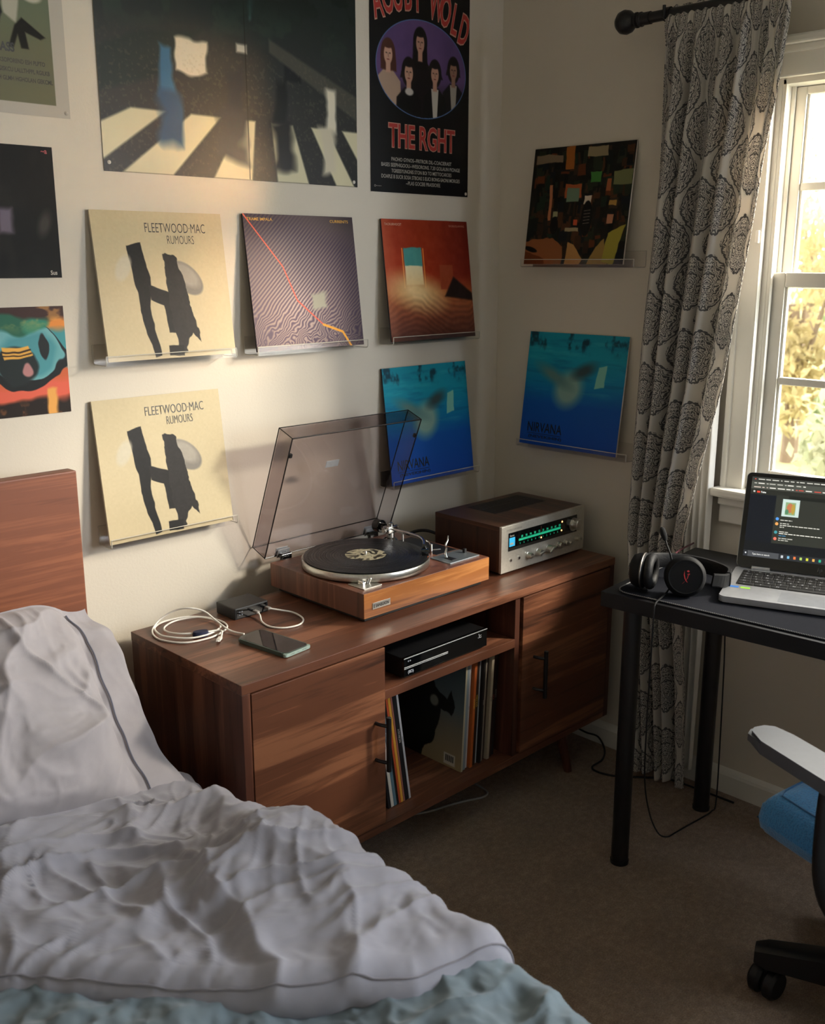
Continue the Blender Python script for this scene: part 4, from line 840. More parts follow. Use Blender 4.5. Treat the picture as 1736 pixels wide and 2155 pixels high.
XF = np.array([-3.1, -2.6, -2.2, -1.99, -1.88, -1.78, -1.66, -1.52, -1.40, -1.30]); YF = np.array([-.40, -.44, -.56, -.70, -.80, -.92, -1.06, -1.17, -1.20, -1.20])
def ztop(x, y):
    e = np.interp(y, ZY, ZZ); w = ss(-1.42, -1.78, x)
    z = e*(1-w)+(.452+.03*fbm(x*2, y*2, 2, 3))*w
    z = z+.035*np.exp(-((x+1.52)/.13)**2-((y+.86)/.12)**2)
    return z
def duvet(u, v, x_l=-2.95, edge=-1.428, r=.058, drop=.16, yf=None, thick=.038, back=.10, seed=0, amp=1.0, dz=0.0, ystart=-.135, wav=.012):
    Ws = edge-x_l; tot = Ws+r*pi/2+drop; s = u*tot
    over = np.clip(s-Ws, 0, r*pi/2); ph = over/r; down = np.clip(s-Ws-r*pi/2, 0, None)
    x = x_l+np.minimum(s, Ws); sx = r*np.sin(ph); dzs = r*(1-np.cos(ph))+down
    y1 = np.interp(x+sx, XF, YF) if yf is None else yf+0*x
    dydx = (np.interp(x+.03, XF, YF)-np.interp(x-.03, XF, YF))/.06 if yf is None else 0*x
    nrm = np.sqrt(1+dydx**2); nx, ny = dydx/nrm, -1/nrm
    fv = .84; t = np.clip(v/fv, 0, 1); y = ystart+(y1-ystart)*t
    q = np.clip((v-fv)/(1-fv), 0, 1); L1 = thick*pi; L = L1+back; a = q*L
    th = np.clip(a/thick, 0, pi); bk = np.clip(a-L1, 0, None)
    out = thick*np.sin(th)-bk; dzt = thick*(1-np.cos(th))
    hh = folds(x+sx+down*.6, y-out*.5, seed, amp)
    X = x+sx+nx*out*(1-.0*u); Y = y+ny*out; fade = 1-.75*ss(0, 1, q)
    ex = np.clip(ph/(pi/2), 0, 1)
    Z = ztop(x+sx, Y)+dz-dzs-dzt+hh*fade*(1-.55*ex)*(1-.45*ss(.55, .84, v))*(1-.55*ss(-.62, -.40, Y)*ss(-1.75, -1.50, X))-.012*ss(-.62, -.40, Y)*ss(-1.80, -1.50, X)
    X = X+ex*(hh*.5+wav*np.sin((Y)*30+3*fbm(Y*5, X*0, 2, 2)))*.6
    # crinkle along the turned edge
    e = np.exp(-((v-fv)/.05)**2)*.006*ridge(fbm(x*24, y*10, 2, 5)); Z = Z+e*amp
    return X, Y, Z
me = grid(430, 470, lambda u, v: duvet(u, v, seed=0)); du = obj('duvet', me, LINEN, smooth='keep')
tag(du, 'rumpled light grey duvet turned back across the bed', 'duvet')
b = BM(); pts = []
for uu in np.linspace(.02, .93, 150):
    X, Y, Z = duvet(np.array([uu]), np.array([.84+.16*.28*(.038*pi)/(.038*pi+.10)]), seed=0); pts.append((X[0], Y[0]-.002, Z[0]+.001))
tube(b, pts, .0014, 6); obj('seam', b, fabric('seam_grey', '807c82'), du, smooth=True)
me = grid(420, 420, lambda u, v: duvet(u, v, edge=-1.432, r=.05, drop=.18, yf=-2.05, thick=.02, back=.02, seed=40, amp=.55, dz=-.040, ystart=-.42, wav=.008)[:3]); 
co = np.empty(len(me.vertices)*3, np.float32); me.vertices.foreach_get('co', co); co = co.reshape(-1, 3)
co[:, 2] += (.007*ridge(fbm(co[:, 0]*30, co[:, 1]*22, 3, 31), 1.3)).astype(np.float32); co[:, 2] -= .012*(co[:, 1] > -.7)
me.vertices.foreach_set('co', co.ravel()); me.update()
tag(obj('quilt', me, QUILT, smooth='keep'), 'crinkled teal-grey quilt lying under the turned-back duvet', 'quilt')
# pillow leaning against the headboard
def pillow(name, label, C, U, V, hw, hh, T, seed, mat_, fl=.055):
    C = Vector(C); U = Vector(U).normalized(); V = Vector(V).normalized(); N = U.cross(V).normalized(); V = N.cross(U)
    root = thing(name, label, 'pillow', C)
    def surf(side):
        def f(u, v):
            a = u*2-1; c = v*2-1
            X = a*hw*(1-.055*(1-c**2)*0-.02*np.cos(c*pi/2)); Y = c*hh*(1-.10*np.cos(a*pi/2)**.7*np.abs(c))
            cu = np.clip(np.abs(a)/((hw-fl*(a > 0)-.02)/hw), 0, 1); cvv = np.clip(np.abs(c)/.97, 0, 1)
            t = T*((1-cu**3.2)*(1-cvv**2.6))**.62
            w = folds(a*hw+seed, c*hh*1.0, seed, 1.0, 1.25)*np.clip(t/T*2.2, .15, 1)+.004*np.sin(c*16+3*a)*(a > .8)
            Z = side*(t*(1 if side > 0 else .55)+.0025)+w*(1.0 if side > 0 else .5)*.75
            Y = Y-.05*np.clip(t/T, 0, 1)*(c > 0)*0
            out = [C[k]+U[k]*X+V[k]*Y+N[k]*Z for k in range(3)]
            out[2] = out[2]-.045*ss(.55, 1, a)*ss(.3, 1, c)-.012*ss(.7, 1, a)*ss(-.4, -1, c); out[0] = out[0]-.035*ss(.6, 1, a)*ss(.55, 1, c)+.03*ss(.7, 1, a)*ss(-.5, -1, c)
            return out
        return f
    b = BM(); 
    for s_ in (1, -1):
        me = grid(170, 130, surf(s_)); t = BM(); t.from_mesh(me); bpy.data.meshes.remove(me); merge(b, t, 0)
    bmesh.ops.remove_doubles(b, verts=b.verts, dist=.006*0+.0001)
    o = obj('pillowcase', b, mat_, root, smooth='all')
    f = surf(1); ub = .5+.5*(hw-fl-.004)/hw
    X, Y, Z = f(np.full(60, ub), np.linspace(.03, .97, 60)); b = BM(); tube(b, [Vector((X[i], Y[i], Z[i]))+N*.003 for i in range(60)], .0017, 6); obj('piping', b, SEAMB, root, smooth=True)
    return root
SEAMB = fabric('blue_grey_piping', '696a78')
pillow('pillow', 'light grey pillow leaning on the headboard', (-1.780, -.290, .590), (1, -.03, -.03), (0, .62, .74), .350, .225, .085, 3, LINENP)
# ------------------------------------------------------------------ curtain, rod
rod = thing('curtain_rod', 'black curtain rod with a ball finial above the window', 'curtain rod', (-.085, -1.2, 1.968))
b = BM(); cyl(b, (-.085, -.505, 1.968), (-.085, -2.05, 1.968), .0125, n=24); obj('rod', b, BLKM, rod, smooth=True)
for y, s in ((-.505, 1), (-2.05, -1)):
    b = BM(); M_ = Matrix.Translation((-.085, y, 1.968)) @ Matrix.Rotation(-s*pi/2, 4, 'X')
    lathe(b, [(0, -.035), (.0145, -.035), (.0145, -.012), (.017, -.010), (.017, -.006), (.0135, -.003), (.0135, .0), (.018, .002), (.018, .006), (.010, .009), (.017, .014), (.0255, .024), (.0285, .036), (.0255, .049), (.016, .059), (0, .0635)], 32, M=M_); obj('finial', b, BLKM, rod, smooth=True)
for y in (-.588, -1.97):
    b = BM(); box(b, (-.004, y-.012, 1.93), (-.0005, y+.012, 2.005), .001); box(b, (-.09, y-.005, 1.950), (-.004, y+.005, 1.956), .001); tube(b, [(-.085, y+.0, 1.953), (-.104, y, 1.960), (-.104, y, 1.985)], .004, 8); cyl(b, (-.085, y-.008, 1.968), (-.085, y+.008, 1.968), .016, n=20); obj('bracket', b, BLKM, rod, smooth=True)
t = NT('printed_curtain_fabric')
uvn = t.node('ShaderNodeUVMap'); sep = t.node('ShaderNodeSeparateXYZ'); t.l.new(uvn.outputs[0], sep.inputs[0])
X = t.math('MULTIPLY', sep.outputs[0], .86); Y = t.math('MULTIPLY', sep.outputs[1], 1.96)
cxy = t.node('ShaderNodeCombineXYZ'); t.l.new(X, cxy.inputs[0]); t.l.new(Y, cxy.inputs[1])
PX, PY = .128, .176
def cell(offx, offy):
    a = t.math('ADD', t.math('DIVIDE', X, PX), offx); c = t.math('ADD', t.math('DIVIDE', Y, PY), offy)
    fa = t.math('MULTIPLY', t.math('SUBTRACT', t.math('FRACT', a), .5), PX); fc = t.math('MULTIPLY', t.math('SUBTRACT', t.math('FRACT', c), .5), PY)
    ax = t.math('ABSOLUTE', fa); ay = t.math('ABSOLUTE', fc)
    e = t.math('SQRT', t.math('ADD', t.math('POWER', t.math('DIVIDE', ax, .044), 2.0), t.math('POWER', t.math('DIVIDE', ay, .062), 2.0)))
    l1 = t.math('ADD', t.math('DIVIDE', ax, .054), t.math('DIVIDE', ay, .094))
    d = t.math('ADD', t.math('MULTIPLY', e, .72), t.math('MULTIPLY', l1, .28))
    return d, fa, fc
d1, a1, c1 = cell(0, 0); d2, a2, c2 = cell(.5, .5)
d = t.math('MINIMUM', d1, d2)
nA = t.noise(cxy.outputs[0], 55, 3, .6); nB = t.noise(cxy.outputs[0], 150, 2, .5)
fx_ = t.node('ShaderNodeCombineXYZ'); isf = t.math('LESS_THAN', d1, d2)
fa = t.math('ADD', t.math('MULTIPLY', isf, t.math('ABSOLUTE', a1)), t.math('MULTIPLY', t.math('SUBTRACT', 1.0, isf), t.math('ABSOLUTE', a2)))
fc = t.math('ADD', t.math('MULTIPLY', isf, c1), t.math('MULTIPLY', t.math('SUBTRACT', 1.0, isf), c2))
t.l.new(fa, fx_.inputs[0]); t.l.new(fc, fx_.inputs[1])
nS = t.noise(fx_.outputs[0], 80, 2, .5); nF = t.noise(fx_.outputs[0], 260, 2, .6)     # mirrored scroll pattern inside each medallion
dd = t.math('ADD', d, t.math('MULTIPLY', t.math('SUBTRACT', nS, .5), .55))
ring = t.math('ABSOLUTE', t.math('SINE', t.math('MULTIPLY', dd, 27.0)))
fill = t.math('ADD', t.math('MULTIPLY', ring, .62), t.math('MULTIPLY', nF, .55))
line = t.math('LESS_THAN', fill, .66)
inside = t.math('LESS_THAN', t.math('ADD', d, t.math('MULTIPLY', t.math('SUBTRACT', nA, .5), .22)), 1.0)
core = t.math('LESS_THAN', t.math('ABSOLUTE', t.math('SUBTRACT', t.math('ADD', d, t.math('MULTIPLY', t.math('SUBTRACT', nS, .5), .2)), .93)), .030)
ink = t.math('MAXIMUM', t.math('MULTIPLY', inside, line), core)
cl = t.mix(t.math('MULTIPLY', ink, .88), (*lin('d9d4cc'), 1), (*lin('4a494e'), 1))
t.l.new(cl, t.b.inputs['Base Color']); t.b.inputs['Roughness'].default_value = .85; t.b.inputs['Specular IOR Level'].default_value = .15
wv = t.noise(cxy.outputs[0], 1500, 1); t.bump(wv, .15, .0006)
tr = t.node('ShaderNodeBsdfTranslucent'); t.l.new(cl, tr.inputs[0]); mx = t.node('ShaderNodeMixShader'); mx.inputs[0].default_value = .38
t.l.new(t.b.outputs[0], mx.inputs[1]); t.l.new(tr.outputs[0], mx.inputs[2]); t.l.new(mx.outputs[0], t.out.inputs[0]); CURT = t.m
LZ = [-.1, .03, .35, .715, 1.22, 1.57, 2.0]; LL = [-.611, -.611, -.590, -.563, -.565, -.577, -.590]
RZ = [-.1, .03, .30, .55, .683, .85, 1.096, 1.452, 1.757, 2.0]; RR = [-.79, -.79, -.775, -.745, -.738, -.765, -.818, -.863, -.893, -.905]
def curtain(u, v):
    z = .03+v*1.957; yl = np.interp(z, LZ, LL); yr = np.interp(z, RZ, RR)
    top = ss(.80, 1.0, v)
    ww = u+.020*np.sin(2*pi*u*3+1.3)+.012*(fbm(u*4, v*3, 2, 3)-.5)
    big = np.sin(2*pi*(5.5*ww+.15*np.sin(v*4))); sharp = np.sign(big)*np.abs(big)**.7
    big2 = np.sin(2*pi*(11*ww+.3)+.8*np.sin(v*5)); small = np.sin(2*pi*17*u+1.5*fbm(u*8, v*4, 2, 5))
    fl = ss(.80, .90, u); A = .027*(1-.55*top)*(1-.25*ss(.2, .0, v))*(1-.92*fl); x = -.098+A*sharp+.006*big2*(1-fl)+.0045*top*small-.016*fl*(1-top)
    y = yl+(yr-yl)*(u+.025*np.cos(2*pi*(5.5*ww))*(1-top))
    # rod pocket: the top wraps over the rod
    q = ss(.975, 1.0, v); xr = -.085-.0165*np.cos(np.clip((z-1.952)/.035, 0, 1)*pi)+.003*small
    pk = ss(1.90, 1.945, z); x = x*(1-pk)+(xr)*pk
    return x, y, z+.003*np.sin(u*60)*q-.008*np.abs(np.sin(u*9))*ss(.02, 0, v)
me = grid(360, 300, curtain); cu = obj('curtain', me, CURT, smooth='keep')
md = cu.modifiers.new('thickness', 'SOLIDIFY'); md.thickness = .0016; md.offset = 0
tag(cu, 'off-white curtain printed with dark grey medallions, hanging from the black rod', 'curtain')
SHR = fabric('white_sheer', 'e4e0d8', .02)
def sheer(u, v):
    z = .05+v*1.885; y = -.64-(u*.128); return -.045+.009*np.sin(2*pi*7*u+1.0*np.sin(v*3)), y, z
me = grid(160, 60, sheer); sh = obj('curtain_lining', me, SHR, smooth='keep'); md = sh.modifiers.new('thickness', 'SOLIDIFY'); md.thickness = .001; md.offset = 0
tag(sh, 'plain white lining curtain hanging behind the printed curtain', 'curtain')

# ------------------------------------------------------------------ desk
def frame(loc, ang): return Matrix.Translation(loc) @ Matrix.Rotation(math.radians(ang), 4, 'Z')
DT = .690; DO = (-.562, -.800, 0); DA = -85.3; DQ = frame(DO, DA)
dk = thing('desk', 'black desk with round legs under the window', 'desk', DO, (0, 0, math.radians(DA)))
DKT = mat('black_desk_laminate', '151518', .5, spec=.3, vscale=300)
b = BM(); box(b, (0, 0, DT-.034), (1.0, .468, DT), .0012); obj('desk_top', b, DKT, dk, local=True)
Qi = DQ.inverted()
for (x, y) in ((-.488, -.838), (-.128, -.848)):
    p = Qi @ Vector((x, y, 0)); b = BM(); cyl(b, (p.x, p.y, .002), (p.x, p.y, DT-.040), .0205, n=32); cyl(b, (p.x, p.y, 0), (p.x, p.y, .008), .022, n=32); box(b, (p.x-.035, p.y-.035, DT-.040), (p.x+.035, p.y+.035, DT-.0345), .002); obj('leg', b, BLKM, dk, local=True, smooth=True)
for (x, y) in ((.93, .06), (.93, .40)):
    b = BM(); cyl(b, (x, y, .0), (x, y, DT-.0345), .0205, n=32); obj('leg', b, BLKM, dk, local=True, smooth=True)
mt = thing('desk_mat', 'black desk mat with a stitched grey edge under the laptop', 'desk mat', (DO[0], DO[1], DT), (0, 0, math.radians(DA)))
b = BM(); rp = rrect(.022, .014, .86, .30, .035, 8); prism(b, rp, .0004, .0034, bev=.0008); obj('pad', b, mat('navy_black_cloth', '14161e', .9, spec=.15, vscale=500, bump=.2), mt, local=True)
t = NT('stitched_edge'); vv = t.coords(scale=(1, 1, 1)); wn = t.node('ShaderNodeTexWave', wave_type='BANDS', bands_direction='DIAGONAL'); wn.inputs['Scale'].default_value = 130; t.l.new(vv, wn.inputs[0])
t.l.new(t.ramp(wn.outputs['Fac'], [(.35, lin('2c2c30')), (.6, lin('8a8a8c'))]), t.b.inputs['Base Color']); t.b.inputs['Roughness'].default_value = .8; STI = t.m
b = BM(); tube(b, [(x, y, .0032) for x, y in rrect(.0235, .0155, .8585, .2985, .034, 8)], .0017, 8, closed=True); obj('stitched_edge', b, STI, mt, local=True, smooth=True)

# ------------------------------------------------------------------ laptop
LA = -70.7; LO = (-.457, -1.025, DT+.0038); lt = thing('laptop', 'open silver laptop with a dark screen on the desk mat', 'laptop', LO, (0, 0, math.radians(LA)))
LW, LD = .360, .242
b = BM(); prism(b, rrect(0, 0, LW, LD, .010), .0025, .0155, bev=.002); base = obj('base', b, SILV, lt, local=True, smooth=35)
b = BM(); prism(b, rrect(.004, .004, LW-.004, LD-.004, .01), 0, .004); obj('underside', b, BLK, base, local=True)
KY = mat('key_black', '161618', .5); b = BM(); prism(b, rrect(.020, .098, LW-.020, .216, .004), .0153, .0157); obj('keyboard_well', b, KY, base, local=True)
ks = []
b = BM(); R = random.Random(2); rows = [(13, .0185), (14, .0185), (14, .0185), (13, .0185), (12, .0185), (9, .0185)]
for r_, (n, hgt) in enumerate(rows):
    wid = (LW-.046)/n; y = .196-r_*.0190
    for i in range(n):
        x = .023+i*wid
        if r_ == 5 and 3 <= i <= 5:
            if i == 3: box(b, (x+.001, y, .0156), (x+3*wid-.001, y+.0165, .0172), .0006)
            continue
        box(b, (x+.001, y, .0156), (x+wid-.001, y+(.0165 if r_ else .012), .0172), .0006, seg=1); ks.append((x+wid*.32, y+.005, R.choice('ABCDEFGHJKLMNPRSTUWXYZ')))
kb = obj('keyboard', b, KY, base, local=True)
b = BM()
for x, y, c in ks: text(b, c, Matrix.Translation((x, y, .0174)) @ Matrix.Scale(.0078, 4))
obj('key_legend', b, flat('b8bcc4'), kb, local=True)
b = BM(); prism(b, rrect(.118, .012, .236, .083, .003), .0154, .0158); obj('touchpad', b, mat('touchpad_silver', 'a9acb3', .3, .6), base, local=True)
b = BM(); box(b, (.012, .072, .0155), (.030, .084, .0158)); obj('sticker', b, flat('2f6fc0'), base, local=True)
b = BM(); box(b, (.034, .072, .0155), (.054, .083, .0158)); obj('sticker', b, flat('8fc63c'), base, local=True)
for x in (.035, LW-.075):
    b = BM(); cyl(b, (x, .232, .0165), (x+.04, .232, .0165), .0055, n=16); obj('hinge', b, SILV, base, local=True, smooth=True)
tau = math.radians(19); HQ = Matrix.Translation((0, .234, .017)) @ Matrix.Rotation(pi/2-tau, 4, 'X')     # local x width, y up the screen, z towards the user
SHh = .222
b = BM(); prism(b, rrect(0, 0, LW, SHh, .011), -.0055, 0, M=HQ, bev=.001); scn = obj('screen_lid', b, SILV, lt, local=True, smooth=35)
b = BM(); prism(b, rrect(.0012, .0, LW-.0012, SHh-.0012, .010), 0, .0008, M=HQ); obj('bezel', b, BLKG, scn, local=True)
A = Art(.336, .186, 420, '20241f'); W_ = .336; k = lambda m: m/W_
def pr(x0, y0, x1, y1, c): A.rect(k(x0), k(y0), k(x1), k(y1), c, soft=.002)
A.blend((A.v < k(.0105)).astype(float), '33342f'); A.blend(((A.v > k(.0105)) & (A.v < k(.028))).astype(float), '44463f'); A.blend(((A.v > k(.028)) & (A.v < k(.040))).astype(float), '23241f')
pr(0, .0405, .058, .186, '0b1018'); pr(.058, .038, .34, .150, '2a2c26'); pr(.085, .038, .21, .046, '171a16'); pr(.0, .150, .34, .172, '0c0f13'); pr(0, .172, .34, .186, '23262a'); pr(.010, .1725, .078, .1855, '45474a')
pr(.073, .046, .110, .086, 'b9cbc4'); pr(.080, .053, .102, .082, '7f9a70'); A.ell(k(.090), k(.066), k(.007), k(.011), 'b06a48'); A.ell(k(.097), k(.068), k(.004), k(.012), 'a58a3a'); A.ell(k(.084), k(.075), k(.004), k(.006), '4f7a5a')
for y, c in ((.093, '4f8fd8'), (.1045, 'e09a55'), (.124, '3f8f95'), (.139, 'e0705c')): A.ell(k(.0655), k(y), k(.0036), k(.0036), c)
R = random.Random(9)
for y, x1, c in ((.095, .098, 'd8d6ca'), (.1025, .092, 'c9c7bb'), (.107, .158, 'e6e3d6'), (.1112, .082, 'd8d6ca'), (.122, .092, 'c9c7bb'), (.126, .165, 'e6e3d6'), (.131, .088, '3f7fa8'), (.137, .104, 'c9c7bb'), (.1415, .094, 'c9c7bb')):
    x = .0725
    while x < x1: w = R.uniform(.004, .012); A.rect(k(x), k(y-.0008), k(min(x1, x+w)), k(y+.0009), c, soft=.002); x += w+.0015
for y, n, cs_ in ((.005, 16, 'c9c7bb'), (.0145, 9, 'b8b6aa'), (.0235, 17, 'c9b8aa')):
    x = .006
    for i in range(n):
        w = R.uniform(.003, .016); A.rect(k(x), k(y-.001), k(x+w), k(y+.001), R.choice([cs_, cs_, 'e8e4d8', 'c0483c' if y != .0145 else cs_]), soft=.002); x += w+R.uniform(.002, .006)
pr(.014, .0325, .021, .0365, 'd8402c'); pr(.006, .032, .010, .036, 'b8b8b0')
for i in range(13): pr(.083+.0135*i, .1755, .088+.0135*i, .1815, ['b8bcc0', '6fa8c8', 'd8703c', 'a8c860', 'c8c83c', 'd8a050', '2fa880', 'd0603c', '8fb0c8'][i % 9])
pr(.004, .1765, .007, .180, 'd0d2d4')
me = A.mesh()
t = NT('lit_screen'); a_ = t.node('ShaderNodeAttribute'); a_.attribute_name = 'ink'; t.l.new(a_.outputs['Color'], t.b.inputs['Emission Color']); t.b.inputs['Emission Strength'].default_value = .75; t.b.inputs['Base Color'].default_value = (.01, .01, .012, 1); t.b.inputs['Roughness'].default_value = .25; LIT = t.m
b = BM(); t2 = BM(); t2.from_mesh(me); bpy.data.meshes.remove(me); merge(b, t2, 0, HQ @ Matrix.Translation((.012, .026, .0011)) @ Matrix(((1, 0, 0, 0), (0, 0, 1, 0), (0, -1, 0, 0), (0, 0, 0, 1))))
XZ = lambda x, y, s, sx=1: HQ @ Matrix.Translation((.012+x, .026+.186-y, .0015)) @ Matrix.Diagonal((s*sx, s, 1, 1))
mats = [LIT, mat('screen_text', 'd8d8d4', .5, emit='d8d8d4', estr=.6)]
text(b, 'Tube', XZ(.0225, .0365, .0055), 1, .03); text(b, 'Type here to search', XZ(.020, .181, .0052, .9), 1, .01)
me = bpy.data.meshes.new('display'); b.to_mesh(me); b.free(); [me.materials.append(m) for m in mats]
o = bpy.data.objects.new('display', me); COL.objects.link(o); o.parent = scn
b = BM(); text(b, 'hp', HQ @ Matrix.Translation((.175, .009, .0010)) @ Matrix(((.011, .003, 0, 0), (0, .013, 0, 0), (0, 0, 1, 0), (0, 0, 0, 1)))); obj('logo', b, flat('55565a'), scn, local=True)
b = BM(); tube(b, smooth_path([(-.012, .19, .008), (-.03, .20, .010), (-.055, .215, .006), (-.09, .21, .004), (-.13, .24, .003), (-.16, .33, .0), (-.14, .46, -.002)], 5), .0022, 8, M=None)
obj('power_lead', b, flat('5a3038'), lt, local=True, smooth=True)

HBLK = mat('headset_black', '0d0d0f', .62, spec=.22)
# ------------------------------------------------------------------ headset
hd = thing('headset', 'black gaming headset with a boom microphone and red mark, left of the laptop', 'headset', (-.45, -.93, DT+.004))
def face(n, c):
    n = Vector(n).normalized(); return Matrix.Translation(c) @ n.to_track_quat('Z', 'Y').to_matrix().to_4x4()
M1 = face((.34, -.94, .02), (-.497, -.868, DT+.0485)) @ Matrix.Diagonal((1, 1, 1, 1)); O = Matrix.Diagonal((.88, 1.06, 1, 1)); O1 = Matrix.Diagonal((1.04, .92, 1, 1))
b = BM(); lathe(b, [(0, -.030), (.026, -.029), (.036, -.024), (.041, -.014), (.042, .0), (.038, .004), (0, .004)], 48, M=M1 @ O1); c1_ = obj('ear_cup', b, HBLK, hd, smooth=True)
b = BM(); lathe(b, [(.042, -.004), (.0432, -.003), (.0432, -.001), (.042, 0)], 48, M=M1 @ O1); obj('trim_ring', b, mat('dull_metal_ring', '77716b', .35, .9), c1_, smooth=True)
def pad(M_, par):
    b = BM(); pr_ = [(.0215+.0105+.0112*math.cos(a), .0135+.0105*math.sin(a)) for a in np.linspace(-pi*.95, pi*.95, 18)]; lathe(b, pr_+[pr_[0]], 56, M=M_); p = obj('ear_cushion', b, BLKS, par, smooth='all')
    b = BM(); lathe(b, [(0, .006), (.026, .006)], 32, M=M_); obj('speaker_cloth', b, mat('speaker_cloth', '202022', .95), par)
pad(M1 @ O1, c1_)
M2 = face((-.80, -.58, .22), (-.470, -.951, DT+.048)); O2 = Matrix.Diagonal((1.0, 1.0, 1, 1))
b = BM(); lathe(b, [(0, -.010), (.040, -.010), (.044, -.004), (.0445, .006), (.041, .014), (.034, .018), (0, .018)], 56, M=M2 @ O2); c2_ = obj('ear_cup', b, HBLK, hd, smooth=True)
b = BM(); lathe(b, [(.0345, .0175), (.0362, .0182), (.0362, .0195), (.0335, .0190)], 56, M=M2 @ O2); lathe(b, [(0, .0185), (.033, .0185), (.033, .0178)], 56, M=M2 @ O2); obj('cap_ring', b, HBLK, c2_, smooth=True)
pad(M2 @ Matrix.Rotation(pi, 4, 'X') @ Matrix.Translation((0, 0, .004)) @ O2, c2_)
# red mark: three swept strokes
b = BM(); U2 = M2 @ Matrix.Translation((0, 0, .0190))
R2 = Matrix.Identity(4); vz = (M2.to_3x3().inverted() @ Vector((0, 0, 1))); ang2 = math.atan2(vz.y, vz.x)-pi/2; U2 = U2 @ Matrix.Rotation(ang2, 4, 'Z') @ Matrix.Scale(.72, 4)
for pts in (((-.004, .020), (-.003, .006), (.000, -.006), (.006, -.016), (.004, -.016), (-.003, -.006), (-.006, .006)), ((.010, .012), (.006, -.004), (-.006, -.018), (-.010, -.021), (-.002, -.013), (.004, -.003), (.007, .008)), ((.002, .018), (.008, .021), (.011, .016), (.006, .014)), ((.004, .009), (.011, .011), (.012, .007), (.006, .005))):
    prism(b, pts, 0, .0006, M=U2)
obj('red_mark', b, mat('red_print', 'c03038', .4), c2_)
def strip(bm, path, h, th):
    P = [Vector(p) for p in path]; t = bmesh.new(); R_ = []
    for i in range(len(P)):
        d = (P[min(len(P)-1, i+1)]-P[max(0, i-1)]).normalized(); s = d.cross(Vector((0, 0, 1))).normalized(); up = s.cross(d)
        q = [(s*a+up*c) for a, c in ((-th/2, -h/2*.8), (-th*.3, -h/2), (th*.3, -h/2), (th/2, -h/2*.8), (th/2, h/2*.8), (th*.3, h/2), (-th*.3, h/2), (-th/2, h/2*.8))]
        R_.append([t.verts.new(P[i]+w) for w in q])
    for A_, B_ in zip(R_, R_[1:]):
        for j in range(8): t.faces.new((A_[j], A_[(j+1) % 8], B_[(j+1) % 8], B_[j]))
    t.faces.new(R_[0]); t.faces.new(R_[-1][::-1]); merge(bm, t)
b = BM(); strip(b, smooth_path([(-.470, -.852, DT+.060), (-.425, -.842, DT+.052), (-.380, -.860, DT+.046), (-.345, -.905, DT+.040), (-.338, -.950, DT+.036), (-.352, -.990, DT+.034), (-.385, -1.008, DT+.034)], 6), .034, .010); hbnd = obj('headband', b, BLKS, hd, smooth=50)
b = BM(); strip(b, smooth_path([(-.385, -1.008, DT+.034), (-.405, -1.008, DT+.036), (-.430, -.995, DT+.040)], 4), .030, .006); obj('yoke', b, HBLK, hd); b = BM(); strip(b, smooth_path([(-.500, -.862, DT+.064), (-.485, -.855, DT+.062), (-.465, -.851, DT+.060)], 3), .022, .006)
obj('yoke', b, HBLK, hd)
b = BM(); mp = smooth_path([(-.462, -.918, DT+.045), (-.4585, -.912, DT+.065), (-.456, -.904, DT+.085), (-.452, -.892, DT+.102), (-.447, -.884, DT+.113)], 6); tube(b, mp, .0022, 8); mc = obj('microphone_boom', b, HBLK, hd, smooth=True)
b = BM(); p = Vector(mp[-1]); d = Vector((.02, .10, .19)).normalized(); Mm = face(d, p); lathe(b, [(0, -.004), (.0035, -.003), (.0062, .004), (.0072, .014), (.0062, .023), (.003, .028), (0, .029)], 24, M=Mm); obj('microphone', b, mat('foam_black', '101012', .95, bump=.5, vscale=700), mc, smooth=True)
b = BM(); tube(b, smooth_path([(-.482, -.925, DT+.022), (-.498, -.926, DT+.012), (-.515, -.928, DT+.008), (-.545, -.934, DT+.0065), (-.5625, -.938, DT+.002), (-.5665, -.939, DT-.02), (-.566, -.938, .55), (-.560, -.934, .42), (-.535, -.922, .27), (-.47, -.90, .15), (-.40, -.885, .06), (-.33, -.87, .012), (-.285, -.868, .004), (-.235, -.872, .004), (-.175, -.878, .004), (-.13, -.88, .005), (-.1, -.875, .02), (-.095, -.87, .2), (-.10, -.865, .45), (-.098, -.85, .64)], 6), .0019, 8)
obj('cord', b, BLK, hd, smooth=True)

# ------------------------------------------------------------------ office chair
CQ = ((-.575, -1.545, 0), (0, 0, math.radians(-13)))
ch = thing('office_chair', 'office chair with a blue mesh seat and black base, at the right edge', 'office chair', *CQ)
t = NT('blue_mesh_fabric'); v = t.coords(scale=(1, 1, 1)); vo = t.node('ShaderNodeTexVoronoi'); vo.inputs['Scale'].default_value = 260; t.l.new(v, vo.inputs['Vector'])
t.l.new(t.ramp(vo.outputs['Distance'], [(.1, lin('1d5c8c')), (.5, lin('2a76ac'))]), t.b.inputs['Base Color']); t.b.inputs['Roughness'].default_value = .75; t.b.inputs['Sheen Weight'].default_value = .3; t.bump(vo.outputs['Distance'], .5, .002); BLUE = t.m
def cushion(u, v, s=1):
    a = u*2-1; c = v*2-1; k_ = .30; X = .245*a*np.sqrt(1-k_*c*c*.55); Y = .235*c*np.sqrt(1-k_*a*a*.55)
    r4 = np.clip(np.maximum(np.abs(a), np.abs(c)), 0, 1); edge = 1-np.clip((r4-.72)/.28, 0, 1)**2.4
    top = .415+.055*edge**.5+.010*(1-a*a)*0-.012*np.exp(-(a*a+c*c)*2); bot = .415-.045*edge**.6
    return X, Y, top if s > 0 else bot
b = BM()
